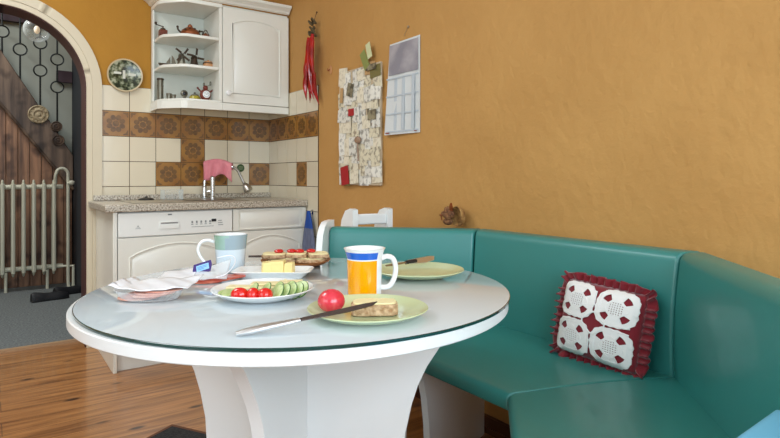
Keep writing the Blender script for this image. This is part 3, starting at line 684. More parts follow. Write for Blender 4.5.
# wall hook
t = thing('wall_hook', 'small oval brass wall hook between chilies and pinboard', 'hook', (0,-.866,1.6))
bm = BM(); lathe(bm, [(.018,0),(.02,.003),(.014,.006),(0,.007)], seg=20, T=Matrix.Translation((-.0005,-.866,1.598))@Matrix.Rotation(-PI/2,4,'Y')@Matrix.Diagonal((1.3,.8,1,1))); obj('plate', bm, tan, t)
bm = BM(); tube(bm, smoothpath([(-.006,-.866,1.6),(-.02,-.866,1.592),(-.022,-.866,1.604)],4), .003, 6); obj('peg', bm, copper, t)

# ------------------------------------------------------------------ pinboard
t = thing('pinboard', 'tall pinboard crammed with paper notes and tickets', 'pinboard', (0,-1.19,.94))
bm = BM(); box(bm, -.014, 0, -1.385, -.995, .945, 1.56); obj('board', bm, M('board_cork', (196,176,146), .8), t, bevel=.002)
ncols = [M('note_'+n_, c_, .7, var=(45,c2,.38,.5)) for n_, c_, c2 in (('cream',(232,222,198),(206,194,168)),('white',(238,234,222),(190,186,176)),('ivory',(222,212,184),(160,148,126)),('print',(226,222,210),(160,154,142)))]
nacc = [M('note_dark', (84,74,56), .6, var=(30,(150,140,110),.4,.6)), M('note_olive', (120,110,60), .6), M('note_tan', (190,150,100), .6)]
def note(y, z, w, h, a, x, mt, name='note', label=None):
    bm = BM(); T = Matrix.Translation((x, y, z))@Matrix.Rotation(a,4,'X')
    box(bm, -.0008, .0008, -w/2, w/2, -h/2, h/2, T=T); return obj(name, bm, mt, t, smooth=False, label=label)
k = 0
rr = random.Random(5)
for row in range(11):
    for col in range(6):
        y = -1.025-.066*col+rr.uniform(-.02,.02); z = 1.525-.054*row+rr.uniform(-.014,.014)
        w_ = rr.uniform(.05,.095); h_ = rr.uniform(.05,.1)
        mt = rr.choice(ncols) if rr.random() < .95 else rr.choice(nacc)
        y = max(-1.405+w_/2, min(-.982-w_/2, y)); z = max(.94+h_/2, z)
        note(y, z, w_, h_, rr.uniform(-.12,.12), -.0155-.0011*(k % 9), mt); k += 1
redn = M('note_red', (168,20,28), .5)
note(-1.065,.995,.08,.10,-.15,-.028,redn, label='dark red card'); note(-1.13,1.33,.055,.038,0,-.028,redn, label='small red ticket')
note(-1.03,1.43,.03,.08,.1,-.028,nacc[2]); note(-1.12,1.45,.06,.07,.3,-.0285,nacc[0]); note(-1.32,1.54,.09,.03,0,-.029,nacc[0]); note(-1.33,1.3,.075,.05,0,-.0285,nacc[0])
note(-1.265,1.585,.05,.1,-.5,-.0295,M('note_green', (134,140,74), .6), label='green folded paper'); note(-1.305,1.625,.04,.08,-.3,-.03,M('note_pale_green', (206,208,160), .6))
bm = BM(); tube(bm, [(-.03,-1.2,1.17),(-.03,-1.205,1.07)], .004, 6); ball(bm, (-.03,-1.2,1.18), .012,.03,.02, seg=10); obj('pin_badge', bm, M('badge', (150,120,96), .5), t)

# calendar
t = thing('wall_calendar', 'tall hanging year calendar with grey header beside the pinboard', 'calendar', (0,-1.56,1.63))
bm = BM(); prism(bm, [(-.006,-1.456,1.628),(-.006,-1.688,1.63),(-.006,-1.688,1.19),(-.022,-1.432,1.19)], (.003,0,0)); obj('sheet', bm, M('calendar_paper', (214,216,214), .5), t)
def cal(y0, y1, z0, z1, mt, name, x=-.0145):
    bm = BM()
    def X(y, z): return -.0075-.016*(max(0, min(1, (y+1.688)/.25)))*(1.66-z)/.47
    prism(bm, [(X(y0,z0),y0,z0),(X(y1,z0),y1,z0),(X(y1,z1),y1,z1),(X(y0,z1),y0,z1)], (-.0012,0,0)); return obj(name, bm, mt, t, smooth=False)
def cedge(z): return -1.438-(z-1.19)/.44*.012
cal(-1.68, -1.458, 1.475, 1.62, M('calendar_header', (140,136,144), .4, var=(10,(172,166,170),.35,.6)), 'header_picture')
gridm = M('calendar_grid', (190,198,204), .5)
bm = BM()
for z in (1.2,1.285,1.37,1.455):
    for (y0,y1) in ((-1.682,-1.442),):
        prism(bm, [(-.0095-.014*(1.66-z)/.47,y1,z),(-.0088,y0,z),(-.0088,y0,z+.007),(-.0095-.014*(1.66-z)/.47,y1,z+.007)], (-.001,0,0))
for y in (-1.635,-1.56,-1.5):
    prism(bm, [(-.0155-.02*(y+1.56)*.5,y,1.21),(-.0155-.02*(y+1.56)*.5,y-.022,1.21),(-.0095,y-.022,1.46),(-.0095,y,1.46)], (-.0008,0,0))
obj('printed_grid', bm, gridm, t, smooth=False)
bm = BM(); box(bm, -.025, -.023, -1.475, -1.445, 1.196, 1.201); box(bm, -.012, -.010, -1.672, -1.655, 1.197, 1.201); obj('printed_mark', bm, M('red_print', (140,60,50), .5), t)
bm = BM(); lathe(bm, [(.006,0),(.006,.006),(0,.008)], seg=10, T=Matrix.Translation((-.001,-1.6,1.685))@Matrix.Rotation(-PI/2,4,'Y')); tube(bm, [(-.005,-1.6,1.685),(-.005,-1.57,1.65)], .001, 5); obj('nail', bm, steel, t)

# ------------------------------------------------------------------ corner bench
Pa, Pb = V((0,-2.10,0)), V((0,-2.958,0))
mA, mB = V((-1,-.4142,0)), V((-1,.4142,0))
Aend = Pa+V((-.7071,.7071,0))*.607; Cend = Pb+V((-.7071,-.7071,0))*1.15
nA = V((-.7071,-.7071,0)); nC = V((-.7071,.7071,0))
bench = thing('corner_bench', 'teal leatherette corner bench with angled backs around the table', 'bench', (-.2,-2.5,0))
def mext(name, prof, P0, m0, P1, m1, mat, g0=.003, g1=.003, nseg=10, bulge=0, bevel=.0):
    bm = BM(); d = (P1-P0).normalized(); rings = []
    k = len(prof)
    for i in range(nseg+1):
        u = i/nseg
        rg = []
        for o_, z in prof:
            a = P0+m0*o_+d*g0; b = P1+m1*o_-d*g1
            p = a.lerp(b, u); p.z = z
            rg.append(bm.verts.new(p))
        rings.append(rg)
    for A, B in zip(rings, rings[1:]):
        for i in range(k): bm.faces.new((A[i],A[(i+1)%k],B[(i+1)%k],B[i]))
    bm.faces.new(rings[0]); bm.faces.new(rings[-1])
    return obj(name, bm, mat, bench, bevel=bevel, bseg=4, ang=60)
def rprof(pts, rad, n=6):
    # rounded polygon profile; rad per point
    out = []
    N_ = len(pts)
    for i in range(N_):
        p = V(pts[i]+(0,)); a = V(pts[i-1]+(0,)); b = V(pts[(i+1)%N_]+(0,)); r_ = rad[i]
        if r_ <= 0: out.append((p.x,p.y)); continue
        da = (a-p).normalized(); db = (b-p).normalized()
        for j in range(n+1):
            t_ = j/n; q = (p+da*r_)*(1-t_)**2+p*2*t_*(1-t_)+(p+db*r_)*t_**2
            out.append((q.x,q.y))
    return out
back_prof = rprof([(.03,.445),(.118,.445),(.124,.6),(.102,.79),(.03,.79)], [.01,.02,.1,.028,.012])
seat_prof = rprof([(.035,.425),(.552,.412),(.556,.458),(.3,.47),(.035,.458)], [.005,.012,.024,.15,.005])
teal_m = teal
SPA = (Aend, nA, Pa, mA)
segs = ((Aend, nA, Pa, mA, 0, .003), (Pa, mA, Pb, mB, .003, .003), (Pb, mB, Cend, nC, .003, 0))
for P0, m0, P1, m1, g0, g1 in segs:
    mext('seat', seat_prof, P0, m0, P1, m1, teal_m, g0, g1, bevel=.007)
for P0, m0, P1, m1, g0, g1 in segs:
    mext('backrest', back_prof, P0, m0, P1, m1, teal_m, g0, g1, bevel=.009)
for P0, m0, P1, m1, g0, g1 in segs:
    mext('seat_board', [(.06,.395),(.5,.395),(.5,.411),(.06,.411)], P0, m0, P1, m1, white_lac, .002, .002)
# white leg panels
def leg_panel(P0, m, name='leg_panel', top=.411, side=None, prof=None, th=.022, shift=0):
    ml = m.copy(); tdir = V((-m.y, m.x, 0)).normalized()
    prof = prof or ([(.04,0),(.40,0),(.44,.02),(.425,.08),(.42,.16),(.435,.25),(.47,.33),(.52,.395),(.04,.395)])
    bm = BM(); prism(bm, [P0+m*o_+V((0,0,z))-tdir*(th/2)+tdir*shift for o_, z in prof], tdir*th); bmesh.ops.triangulate(bm, faces=[f for f in bm.faces if len(f.verts) > 4])
    return obj(name, bm, white_lac, bench, ang=25)
leg_panel(Pa, mA, prof=[(.04,0),(.47,0),(.452,.06),(.448,.12),(.453,.2),(.468,.29),(.488,.35),(.51,.394),(.04,.394)])
leg_panel(Pb+V((-.7071,-.7071,0))*.25, nC); leg_panel(Cend+V((.7071,.7071,0))*.02, nC)
# end panel at the kitchen end, rising past the backrest with a rounded top
ep = [(.02,.0),(.5,.0),(.46,.06),(.44,.15),(.46,.28),(.52,.4),(.56,.43),(.56,.47),(.3,.50),(.225,.56),(.2,.64),(.192,.72),(.18,.765),(.155,.795),(.12,.812),(.085,.815),(.02,.815)]
bm = BM(); dA = V((-.7071,.7071,0))
prism(bm, [Aend+nA*o_+V((0,0,z))+dA*.002 for o_, z in ep], dA*.024); bmesh.ops.triangulate(bm, faces=[f for f in bm.faces if len(f.verts) > 4]); obj('end_panel', bm, white_lac, bench, ang=25)

# ------------------------------------------------------------------ dining chair behind the bench
ch = thing('dining_chair', 'white wooden chair standing behind the bench by the wall', 'chair', (-.245,-1.62,0), math.radians(173))
def side(x0, nm):
    bm = BM()
    pts = [(.0,0),(.06,0),(.05,.2),(.045,.42),(.05,.6),(.05,.86-.0),(.0,.862),(-.04,.85),(-.075,.81),(-.095,.74),(-.10,.62),(-.09,.46),(-.1,.3),(-.14,.12),(-.19,0),(-.10,0),(-.05,.12),(-.02,.2)]
    pts = [(.06,0),(.06,.85),(.03,.854),(-.02,.842),(-.06,.80),(-.082,.72),(-.085,.5),(-.12,.46),(-.26,.45),(-.27,.41),(-.25,.0),(-.2,0),(-.18,.38),(-.03,.38),(.0,0)]
    prism(bm, [(x0, y, z) for y, z in pts], (.024,0,0)); bmesh.ops.triangulate(bm, faces=[f for f in bm.faces if len(f.verts) > 4]); obj(nm, bm, white_lac, ch, local=True, ang=25)
side(-.095, 'side_panel'); side(.071, 'side_panel')
bm = BM(); box(bm, -.071, .071, .03, .05, .785, .83); obj('top_rail', bm, white_lac, ch, local=True, bevel=.006)
bm = BM(); box(bm, -.071, .071, .03, .05, .60, .65); obj('lower_rail', bm, white_lac, ch, local=True, bevel=.006)
bm = BM(); box(bm, -.071, .071, -.25, .05, .43, .455); obj('seat', bm, white_lac, ch, local=True, bevel=.006)

# ------------------------------------------------------------------ round table
TC = V((-.985,-2.488,0)); TR = .476
tb = thing('round_dining_table', 'round white dining table with a glass top and a four-finned pedestal', 'table', tuple(TC))
bm = BM(); lathe(bm, [(0,.7015),(TR+.001,.7015),(TR+.003,.7035),(TR+.003,.7215),(TR+.001,.7235),(0,.7235)], TC-cam_dir(.0075,0), 128); obj('top', bm, white_lac, tb, ang=30)
bm = BM(); lathe(bm, [(0,.7238),(TR-.002,.7238),(TR-.0005,.7246),(TR-.0005,.7292),(TR-.002,.73),(0,.73)], TC, 128, mif=lambda j,i: 1 if 1 <= j <= 3 else 0); obj('glass_top', bm, [glass_white, glass_edge], tb, ang=30)
finp = [(0,.0105),(.34,.0105),(.345,.03),(.30,.07),(.268,.14),(.248,.22),(.241,.3),(.24,.36),(.243,.41),(.256,.47),(.272,.52),(.293,.565),(.322,.61),(.352,.65),(.385,.682),(.395,.70),(.40,.7012),(0,.7012)]
ph = math.radians(10)
for k, (a, b) in enumerate(((-math.sin(ph), -math.cos(ph)), (math.cos(ph), -math.sin(ph)), (math.sin(ph), math.cos(ph)), (-math.cos(ph), math.sin(ph)))):
    d_ = cam_dir(a, b); tt = V((-d_.y, d_.x, 0))
    bm = BM(); r0 = .0126
    prism(bm, [TC+d_*max(r, r0)+V((0,0,z))-tt*.0125 for r, z in finp], tt*.025); bmesh.ops.triangulate(bm, faces=[f for f in bm.faces if len(f.verts) > 4])
    obj('pedestal_fin', bm, white_lac, tb, ang=25)

# rug
rm = M('black_rug', (44,46,46), .95, bump=(300,.6,.004), var=(120,(24,26,28),.4,.6)); rb = M('rug_border', (96,54,28), .8)
t = thing('rug', 'dark woven rug with brown border under the table', 'rug', (-.75,-1.9,0))
c0 = V((-.998,-1.345,0)); e1 = (V((-.2,-2.72,0))-c0); 
e1 = V((.62,-.785,0)).normalized(); e2 = V((-.785,-.62,0)).normalized()
L1, L2 = .85, .6
# corner towards the kitchen; one edge runs right, the other left
d1 = (V((-.91,-1.509,0))-V((-.998,-1.361,0))).normalized(); d2 = V((-d1.y, d1.x, 0)); d2 = d2 if d2.x < 0 else -d2
c0 = V((-.998,-1.361,0))
bm = BM(); prism(bm, [c0+V((0,0,.0005)), c0+d1*1.0+V((0,0,.0005)), c0+d1*1.0+d2*1.0+V((0,0,.0005)), c0+d2*1.0+V((0,0,.0005))], (0,0,.0065)); obj('border', bm, rb, t)
bm = BM(); i_ = .018; prism(bm, [c0+d1*i_+d2*i_+V((0,0,.0071)), c0+d1*(1.0-i_)+d2*i_+V((0,0,.0071)), c0+d1*(1.0-i_)+d2*(1.0-i_)+V((0,0,.0071)), c0+d1*i_+d2*(1.0-i_)+V((0,0,.0071))], (0,0,.003)); obj('field', bm, rm, t)

# ------------------------------------------------------------------ cushion
# plane of the cushion front: leaning against the middle backrest
cu = thing('scatter_cushion', 'dark red ruffled cushion with white crochet squares on the bench', 'cushion', (-.2,-2.74,.47))
O = V((-.19,-2.738,.578)); ux = V((.05,-1,-.06)).normalized(); uz = V((.22,-.03,1)).normalized(); un = ux.cross(uz).normalized()
if un.x > 0: un = -un
uz = un.cross(ux).normalized(); uz = uz if uz.z > 0 else -uz
uz = uz*.86
CT = Matrix(((ux.x,uz.x,un.x,O.x),(ux.y,uz.y,un.y,O.y),(ux.z,uz.z,un.z,O.z),(0,0,0,1)))     # local x: rightwards, y: up, z: towards the room
HS = .122
def dome(x, y): return .038*max(0, (1-(abs(x)/HS)**2.6))**.5*max(0, (1-(abs(y)/HS)**2.6))**.5
bm = BM(); n = 24; G = {}
for s in (1,-1):
    for i in range(n+1):
        for j in range(n+1):
            x = -HS+2*HS*i/n; y = -HS+2*HS*j/n
            if s < 0 and (i in (0,n) or j in (0,n)): G[s,i,j] = G[1,i,j]; continue
            G[s,i,j] = bm.verts.new(CT@V((x,y,s*dome(x,y)*(1 if s > 0 else .75))))
    for i in range(n):
        for j in range(n): bm.faces.new([G[s,a,b] for a,b in ((i,j),(i+1,j),(i+1,j+1),(i,j+1))])
obj('cushion_body', bm, red_cloth, cu, ang=180)
# ruffle
bm = BM(); per = []; NR = 420
for i in range(NR):
    s = 4*i/NR; k_ = int(s); f_ = s-k_
    c_ = [(-1,-1),(1,-1),(1,1),(-1,1)]; a = c_[k_]; b = c_[(k_+1)%4]
    per.append(((a[0]+(b[0]-a[0])*f_)*HS, (a[1]+(b[1]-a[1])*f_)*HS))
rings = []
for i, (x, y) in enumerate(per):
    l = math.hypot(x, y); m_ = max(abs(x), abs(y)); dx, dy = (x/l, y/l) if abs(abs(x)-abs(y)) < .03 else ((math.copysign(1,x),0) if abs(x) > abs(y) else (0,math.copysign(1,y)))
    rg = []
    for j in range(5):
        w = j/4*.027; wz = (.003+.009*(j/4))*math.sin(i*2*PI/NR*42+.6*math.sin(i*.3))
        ww = w*(1+.1*math.sin(i*.45))
        tx, ty = -dy, dx; sh = .003*(j/4)*math.cos(i*2*PI/NR*42)
        rg.append(bm.verts.new(CT@V((x*.985+dx*ww+tx*sh, y*.985+dy*ww+ty*sh, wz+.002))))
    rings.append(rg)
for i in range(NR):
    A, B = rings[i], rings[(i+1)%NR]
    for j in range(4): bm.faces.new((A[j],A[j+1],B[j+1],B[j]))
o = obj('ruffle', bm, red_cloth, cu, ang=180); so = o.modifiers.new('th','SOLIDIFY'); so.thickness = .003
# crochet: four petal squares joined in the middle
def flat_ring(bm, outer, inner, h=.003):
    n = len(outer)
    def W(p, k): return CT@V((p[0], p[1], dome(p[0],p[1])+.0015+k))
    o0 = [bm.verts.new(W(p,0)) for p in outer]; o1 = [bm.verts.new(W(p,h)) for p in outer]
    i0 = [bm.verts.new(W(p,0)) for p in inner]; i1 = [bm.verts.new(W(p,h)) for p in inner]
    for i in range(n):
        k = (i+1) % n
        for q in ((o0[i],o0[k],o1[k],o1[i]),(o1[i],o1[k],i1[k],i1[i]),(i1[i],i1[k],i0[k],i0[i])): bm.faces.new(q)
def shape(cx, cy, rot, f, n=72): return [(cx+f(2*PI*i/n)*math.cos(2*PI*i/n+rot), cy+f(2*PI*i/n)*math.sin(2*PI*i/n+rot)) for i in range(n)]
for sx in (-1,1):
    for sy in (-1,1):
        bm = BM(); cx, cy = sx*.06-.004, sy*.06; dx_ = .03
        rot = math.atan2(sy, sx)
        sc = lambda a: .061*(1+.06*math.cos(4*a))*(1+.02*math.cos(18*a))*(1.05 if abs(((a+PI)%(2*PI))-PI) < .3 else 1)
        o_ = shape(cx,cy,rot,sc); i_ = shape(cx,cy,rot,lambda a: .0465*(1+.05*math.cos(4*a)))
        flat_ring(bm, o_, i_)
        i2 = shape(cx,cy,rot,lambda a: .0315*(1+.12*math.cos(4*a+PI)))
        i3 = shape(cx,cy,rot,lambda a: .0255*(1+.12*math.cos(4*a+PI)))
        flat_ring(bm, i2, i3, .0032)
        # bridges between outer band and centre ring, leaving four petal holes
        for q in range(4):
            a0 = PI/4+q*PI/2
            def pp(r, a): return (cx+r*math.cos(a+rot), cy+r*math.sin(a+rot))
            ou = [pp(.0505,a0-.5),pp(.0505,a0+.5),pp(.0265,a0+.55),pp(.0265,a0-.55)]
            prism(bm, [CT@V((p[0],p[1],dome(*p)+.0012)) for p in ou], un*.003)
        # net of threads in the centre
        for g in range(-3,4):
            for ax in (0,1):
                L_ = math.sqrt(max(0,.025**2-(g*.0068)**2)); pts = []
                for u in (-L_,0,L_):
                    p = (g*.0068,u) if ax == 0 else (u,g*.0068)
                    q = (cx+p[0]*math.cos(rot+PI/4)-p[1]*math.sin(rot+PI/4), cy+p[0]*math.sin(rot+PI/4)+p[1]*math.cos(rot+PI/4)); pts.append(CT@V((q[0],q[1],dome(*q)+.003)))
                tube(bm, pts, .0021, 6)
        obj('crochet_square', bm, crochet, cu, ang=60)
bm = BM()
for (x0,y0,x1,y1) in ((0,.055,.0,.1),(0,-.055,0,-.1),(.055,0,.1,0),(-.055,0,-.1,0)):
    for s in (-1,1):
        off = .006*s; p0 = (x0+(off if x0 == x1 else 0), y0+(off if y0 == y1 else 0)); p1 = (x1+(off*1.8 if x0 == x1 else 0), y1+(off*1.8 if y0 == y1 else 0))
        tube(bm, [CT@V((p[0],p[1],dome(*p)+.003)) for p in (p0, ((p0[0]+p1[0])/2,(p0[1]+p1[1])/2), p1)], .003, 6)
sq = [(.034,.006),(.006,.034),(-.006,.034),(-.034,.006),(-.034,-.006),(-.006,-.034),(.006,-.034),(.034,-.006)]
tube(bm, [CT@V((x,y,dome(x,y)+.003)) for x,y in sq], .003, 6, closed=True)
obj('crochet_joins', bm, crochet, cu)

# light blue cushion on the right bench section
lb = thing('light_blue_cushion', 'plain thick light blue cushion lying on the right end of the bench', 'cushion', (-.75,-3.45,.46))
lbm = M('light_blue_cloth', (120,196,232), .8, bump=(200,.2,.002))
bm = BM(); dC = V((-.7071,-.7071,0)); 
pts_ = [Pb+dC*s_+nC*o_ for o_, s_ in ((.128,.608),(.405,.915),(.405,1.13),(.128,1.13))]
prism(bm, [p+V((0,0,.474)) for p in pts_], (0,0,.138)); obj('cover', bm, lbm, lb, bevel=.012, bseg=4)

# ------------------------------------------------------------------ straw basket ornament on the bench back
t = thing('straw_ornament', 'small woven straw cone with dried flowers on the bench back', 'ornament', (-.06,-1.93,.791))
straw = M('straw', (176,134,78), .9, bump=(120,.8,.004), var=(60,(120,82,40),.35,.65)); dry = M('dried_petals', (150,104,64), .9, var=(50,(96,58,36),.35,.65))
bm = BM(); T = Matrix.Translation((-.055,-1.985,.835))@cam_dir(-.8,-.6).to_track_quat('Z','Y').to_matrix().to_4x4()@Matrix.Diagonal((1.05,.62,1,1))
T = Matrix.Translation((-.06,-1.965,.833))@Matrix.Rotation(.12,4,'X')
lathe(bm, [(0,.03),(.02,.028),(.036,.018),(.042,0),(.04,-.004),(.033,.012),(.018,.021),(0,.023)], seg=24, T=Matrix.Translation((-.05,-1.985,.829))@cam_dir(-.92,-.4).to_track_quat('-Z','Y').to_matrix().to_4x4()); obj('basket', bm, straw, t)
bm = BM(); rq = random.Random(3)
for k in range(16):
    a = rq.uniform(0,6.28); r_ = rq.uniform(.003,.022); ball(bm, (-.062+rq.uniform(-.012,.012),-1.945+r_*math.cos(a),.835+r_*math.sin(a)), .013,.011,.012, seg=8)
ball(bm, (-.06,-1.943,.806), .017,.026,.0145, seg=12)
obj('dried_flowers', bm, dry, t)
bm = BM(); prism(bm, [(-.06,-1.965,.85),(-.06,-1.94,.85),(-.06,-1.957,.882)], (.01,0,0)); ball(bm, (-.06,-1.9,.83), .007,.01,.005, seg=8); tube(bm, [(-.06,-1.905,.808),(-.06,-1.9,.83)], .003, 6); obj('twigs', bm, copper, t)

# ------------------------------------------------------------------ table setting
ZT_ = .7302
def plate(loc, label, mat, name='plate', cat='plate', group=None, R_=.112, H_=1.0):
    t = thing(name, label, cat, loc, 0, group)
    bm = BM(); s = R_/.112
    lathe(bm, [(r_p, z_p*H_) for r_p, z_p in ((0,.0),(.062*s,0),(.066*s,.002),(.092*s,.007),(.11*s,.0145),(.112*s,.0155),(.111*s,.0168),(.108*s,.0162),(.09*s,.0105),(.068*s,.0068/H_),(0,.0064/H_))], seg=64)
    obj('dish', bm, mat, t, local=True, ang=60); return t
plate((-1.016,-2.812,ZT_), 'pale green plate nearest the camera carrying the red apple and bread', green_cer, group='pale green plates', H_=1.15)
plate((-.673,-2.526,ZT_), 'pale green empty plate behind the orange mug with a knife on it', green_cer, group='pale green plates', R_=.12, H_=1.15)
plate((-1.110,-2.544,ZT_), 'white plate of sliced cucumber, cheese and tomatoes', white_cer, name='serving_plate', R_=.108, H_=1.35)
# mugs
def mug(loc, rot, label, band_mats, mif, name, rb=.037, rt=.0445, h=.1):
    t = thing(name, label, 'mug', loc, rot)
    prof = [(0,0),(rb-.003,0),(rb,.003)]+[(rb+(rt*.92-rb)*i/10, .003+(h*.86)*i/10) for i in range(1,11)]+[(rt*.97,h*.95),(rt,h),(rt-.003,h),(rt*.92-.004,h*.86),(rb-.004,.008),(0,.006)]
    bm = BM(); lathe(bm, prof, seg=72, mif=mif); obj('cup', bm, band_mats, t, local=True, ang=60)
    return t
def yellow(j, i):
    a = (i/72*360) % 360
    if not (118 < a < 352): return 0
    if 2 <= j <= 9: return 1
    if j in (11,): return 2
    return 2 if j == 10 else 0
def mug_y():
    t = thing('orange_mug', 'tall white mug with an orange panel and blue band', 'mug', (-.921,-2.653,ZT_), 0)
    rb, rt, h = .0365, .0455, .104
    def R(z): return rb+.002*(z/.09)+(rt-rb-.002)*max(0,(z-.084)/.02)**1.6
    zs = [.003,.005,.03,.055,.080,.0825,.0975,.0985,.1,h]
    prof = [(0,0),(rb-.003,0)]+[(R(z), z) for z in zs]+[(rt-.003,h+.0002),(R(.09)-.0035,.09),(rb-.004,.008),(0,.006)]
    # index of faces between prof[j] and prof[j+1]
    A0, A1 = math.degrees(CAMA)-205, math.degrees(CAMA)-45      # painted arc, degrees
    def mif(j, i):
        a = (i+.5)/96*360
        for w in (-360,0,360,-720):
            if A0 < a+w < A1:
                if 3 <= j <= 5: return 1
                if j == 7: return 2
        return 0
    bm = BM(); lathe(bm, prof, seg=96, mif=mif); obj('cup', bm, [white_cer, orange_g, blue_g], t, local=True, ang=60)
    d_ = cam_dir(.97,.24); bm = BM()
    pts = [d_*x+V((0,0,z)) for x, z in ((.036,.08),(.05,.084),(.064,.078),(.07,.058),(.066,.034),(.054,.018),(.036,.017))]
    tube(bm, smoothpath(pts,6), .006, 12); obj('handle', bm, white_cer, t, local=True)
mug_y()
def mug_p():
    t = thing('plaid_mug', 'white mug with pale blue and green checks and a large loop handle', 'mug', (-1.047,-2.168,ZT_), 0)
    h = .101; gm = M('glaze_green', (140,176,150), .2, coat=.4, var=(8,(168,196,188),.35,.6)); gb_ = M('glaze_grey_blue', (160,178,186), .2, coat=.4); pb = M('glaze_pale', (214,226,234), .2, coat=.4); dk = M('glaze_dark', (84,104,112), .2, coat=.4)
    zs = [.003,.02,.055,.062,.094,h]; R = lambda z: .037+.008*(z/h)**1.3
    prof = [(0,0),(.034,0)]+[(R(z),z) for z in zs]+[(.042,h+.0002),(.041,.09),(.033,.008),(0,.006)]
    a0 = math.degrees(CAMA)
    def mif(j, i):
        a = ((i+.5)/72*360-a0) % 360      # 270 = facing the camera
        if j in (5,6) or j == 4:
            if a < 186 or a > 358: return 4
            if a < 200: return 4
            if j >= 5 and a < 285: return 1
            return 2
        if 2 <= j <= 4: return 4 if 180 < a < 192 else 3
        return 0
    def mif2(j, i):
        a = ((i+.5)/72*360-a0) % 360
        if j == 6: return 4 if 170 < a < 205 else (1 if a < 282 else 2)
        if j == 5: return 4 if 170 < a < 205 else (1 if a < 265 else 2)
        if j in (3,4): return 4 if 170 < a < 196 else 3
        if j == 2: return 3
        return 0
    bm = BM(); lathe(bm, prof, seg=72, mif=mif2); obj('cup', bm, [white_cer, gm, gb_, pb, dk], t, local=True, ang=60)
    d_ = cam_dir(-.98,-.2); bm = BM()
    pts = [d_*x+V((0,0,z)) for x, z in ((.042,.08),(.06,.086),(.078,.08),(.086,.062),(.08,.042),(.062,.02),(.038,.006))]
    tube(bm, smoothpath(pts,6), .0042, 10); obj('handle', bm, white_cer, t, local=True)
mug_p()
# apple
t = thing('red_apple', 'small shiny red apple on the front green plate', 'apple', (-1.073,-2.776,ZT_+.0072), 0)
bm = BM(); n = 16; prof = []
for i in range(n+1):
    a = PI*i/n; r = .0255*math.sin(a)*(1+.05*math.cos(a)); z = .0235-.0215*math.cos(a)-(.008*math.exp(-(r/.006)**2) if i > n/2 else 0)+(.003*math.exp(-(r/.006)**2) if i < n/2 else 0)
    prof.append((max(r,0) if 0 < i < n else 0, z))
lathe(bm, prof, seg=32); obj('fruit', bm, M('apple_skin', (214,48,66), .2, coat=.5, var=(40,(224,90,90),.3,.45,(1,1,.3))), t, local=True)
# bread on front plate
crumb = M('bread_crumb', (214,182,144), .9, bump=(140,1,.006), var=(110,(164,124,86),.35,.65)); crust = M('bread_crust', (168,120,70), .8, bump=(60,.8,.006), var=(40,(120,78,40),.35,.65)); butter_m = M('butter', (240,226,172), .45, bump=(50,.5,.004))
def bread(loc, rot, label, l=.088, w=.05, h=.017, spread=True, group=None, name='bread_slice', seed=1):
    t = thing(name, label, 'bread', loc, rot, group); rq = random.Random(seed)
    out = []
    for i in range(28):
        a = 2*PI*i/28; ca, sa = math.cos(a), math.sin(a); p = 5
        k_ = (abs(ca)**p+abs(sa)**p)**(-1/p); out.append((ca*k_*l/2+rq.uniform(-.0012,.0012), sa*k_*w/2+rq.uniform(-.0012,.0012)))
    bm = BM(); prism(bm, [(x,y,0) for x,y in out], (0,0,h)); obj('slice', bm, crumb, t, local=True, bevel=.002)
    if spread:
        bm = BM(); prism(bm, [(x*.93,y*.9,h) for x,y in out], (0,0,.0035)); obj('butter_spread', bm, butter_m, t, local=True, bevel=.0015)
    return t
bread((-1.009,-2.824,ZT_+.0074), CAMA+.05, 'buttered slice of brown bread on the front green plate', l=.084, h=.02)
# front knife
def zrot(v): return math.atan2(v.y, v.x)
def knife(P0, P1, hl, mats, label, name='table_knife', hw=.0085, bw=.0085, fl=.012, tilt=0):
    P0 = V(P0); P1 = V(P1); d_ = (P1-P0); L = d_.length; x_ = d_.normalized(); y_ = V((0,0,1)).cross(x_).normalized(); z_ = x_.cross(y_)
    y_ = Matrix.Rotation(tilt, 3, x_)@y_; z_ = x_.cross(y_)
    T = Matrix(((x_.x,y_.x,z_.x,P0.x),(x_.y,y_.y,z_.y,P0.y),(x_.z,y_.z,z_.z,P0.z),(0,0,0,1)))
    t = thing(name, label, 'knife', tuple(P0))
    bm = BM(); pts = [(0,.6),(.02,1),(hl*.4,1.05),(hl*.75,.8),(hl,.62)]
    tube(bm, [T@V((x,0,0)) for x,_ in pts], [hw*w for _,w in pts], 12, flat=.5); obj('handle', bm, mats[0], t)
    if len(mats) > 2:
        bm = BM(); tube(bm, [T@V((hl,0,0)),T@V((hl+fl,0,0))], hw, 12, flat=.8); obj('ferrule', bm, mats[2], t)
    bm = BM(); o_ = [(hl,-.004),(hl+.012,-bw*.55),(L*.75,-bw),(L*.95,-bw*.6),(L,bw*.45),(L*.9,bw*.7),(hl+.01,bw*.55),(hl,.004)]
    prism(bm, [T@V((x,y,-.0008)) for x,y in o_], z_*.0016); obj('blade', bm, mats[1], t)
knife((-1.263,-2.800,.7355), (-1.031,-2.868,.768), .105, [M('polished_handle', (236,236,238), .3, 1), M('dark_blade', (110,98,96), .25, .8)], 'steel table knife leaning on the front green plate', hw=.0105, tilt=.3)
knife((-.735,-2.468,.7545), (-.575,-2.478,.764), .062, [M('brown_handle', (120,90,56), .5), knife_m, blackm], 'pointed knife with a black collar lying across the rear green plate', name='paring_knife', hw=.0065, bw=.012, fl=.034, tilt=.7)
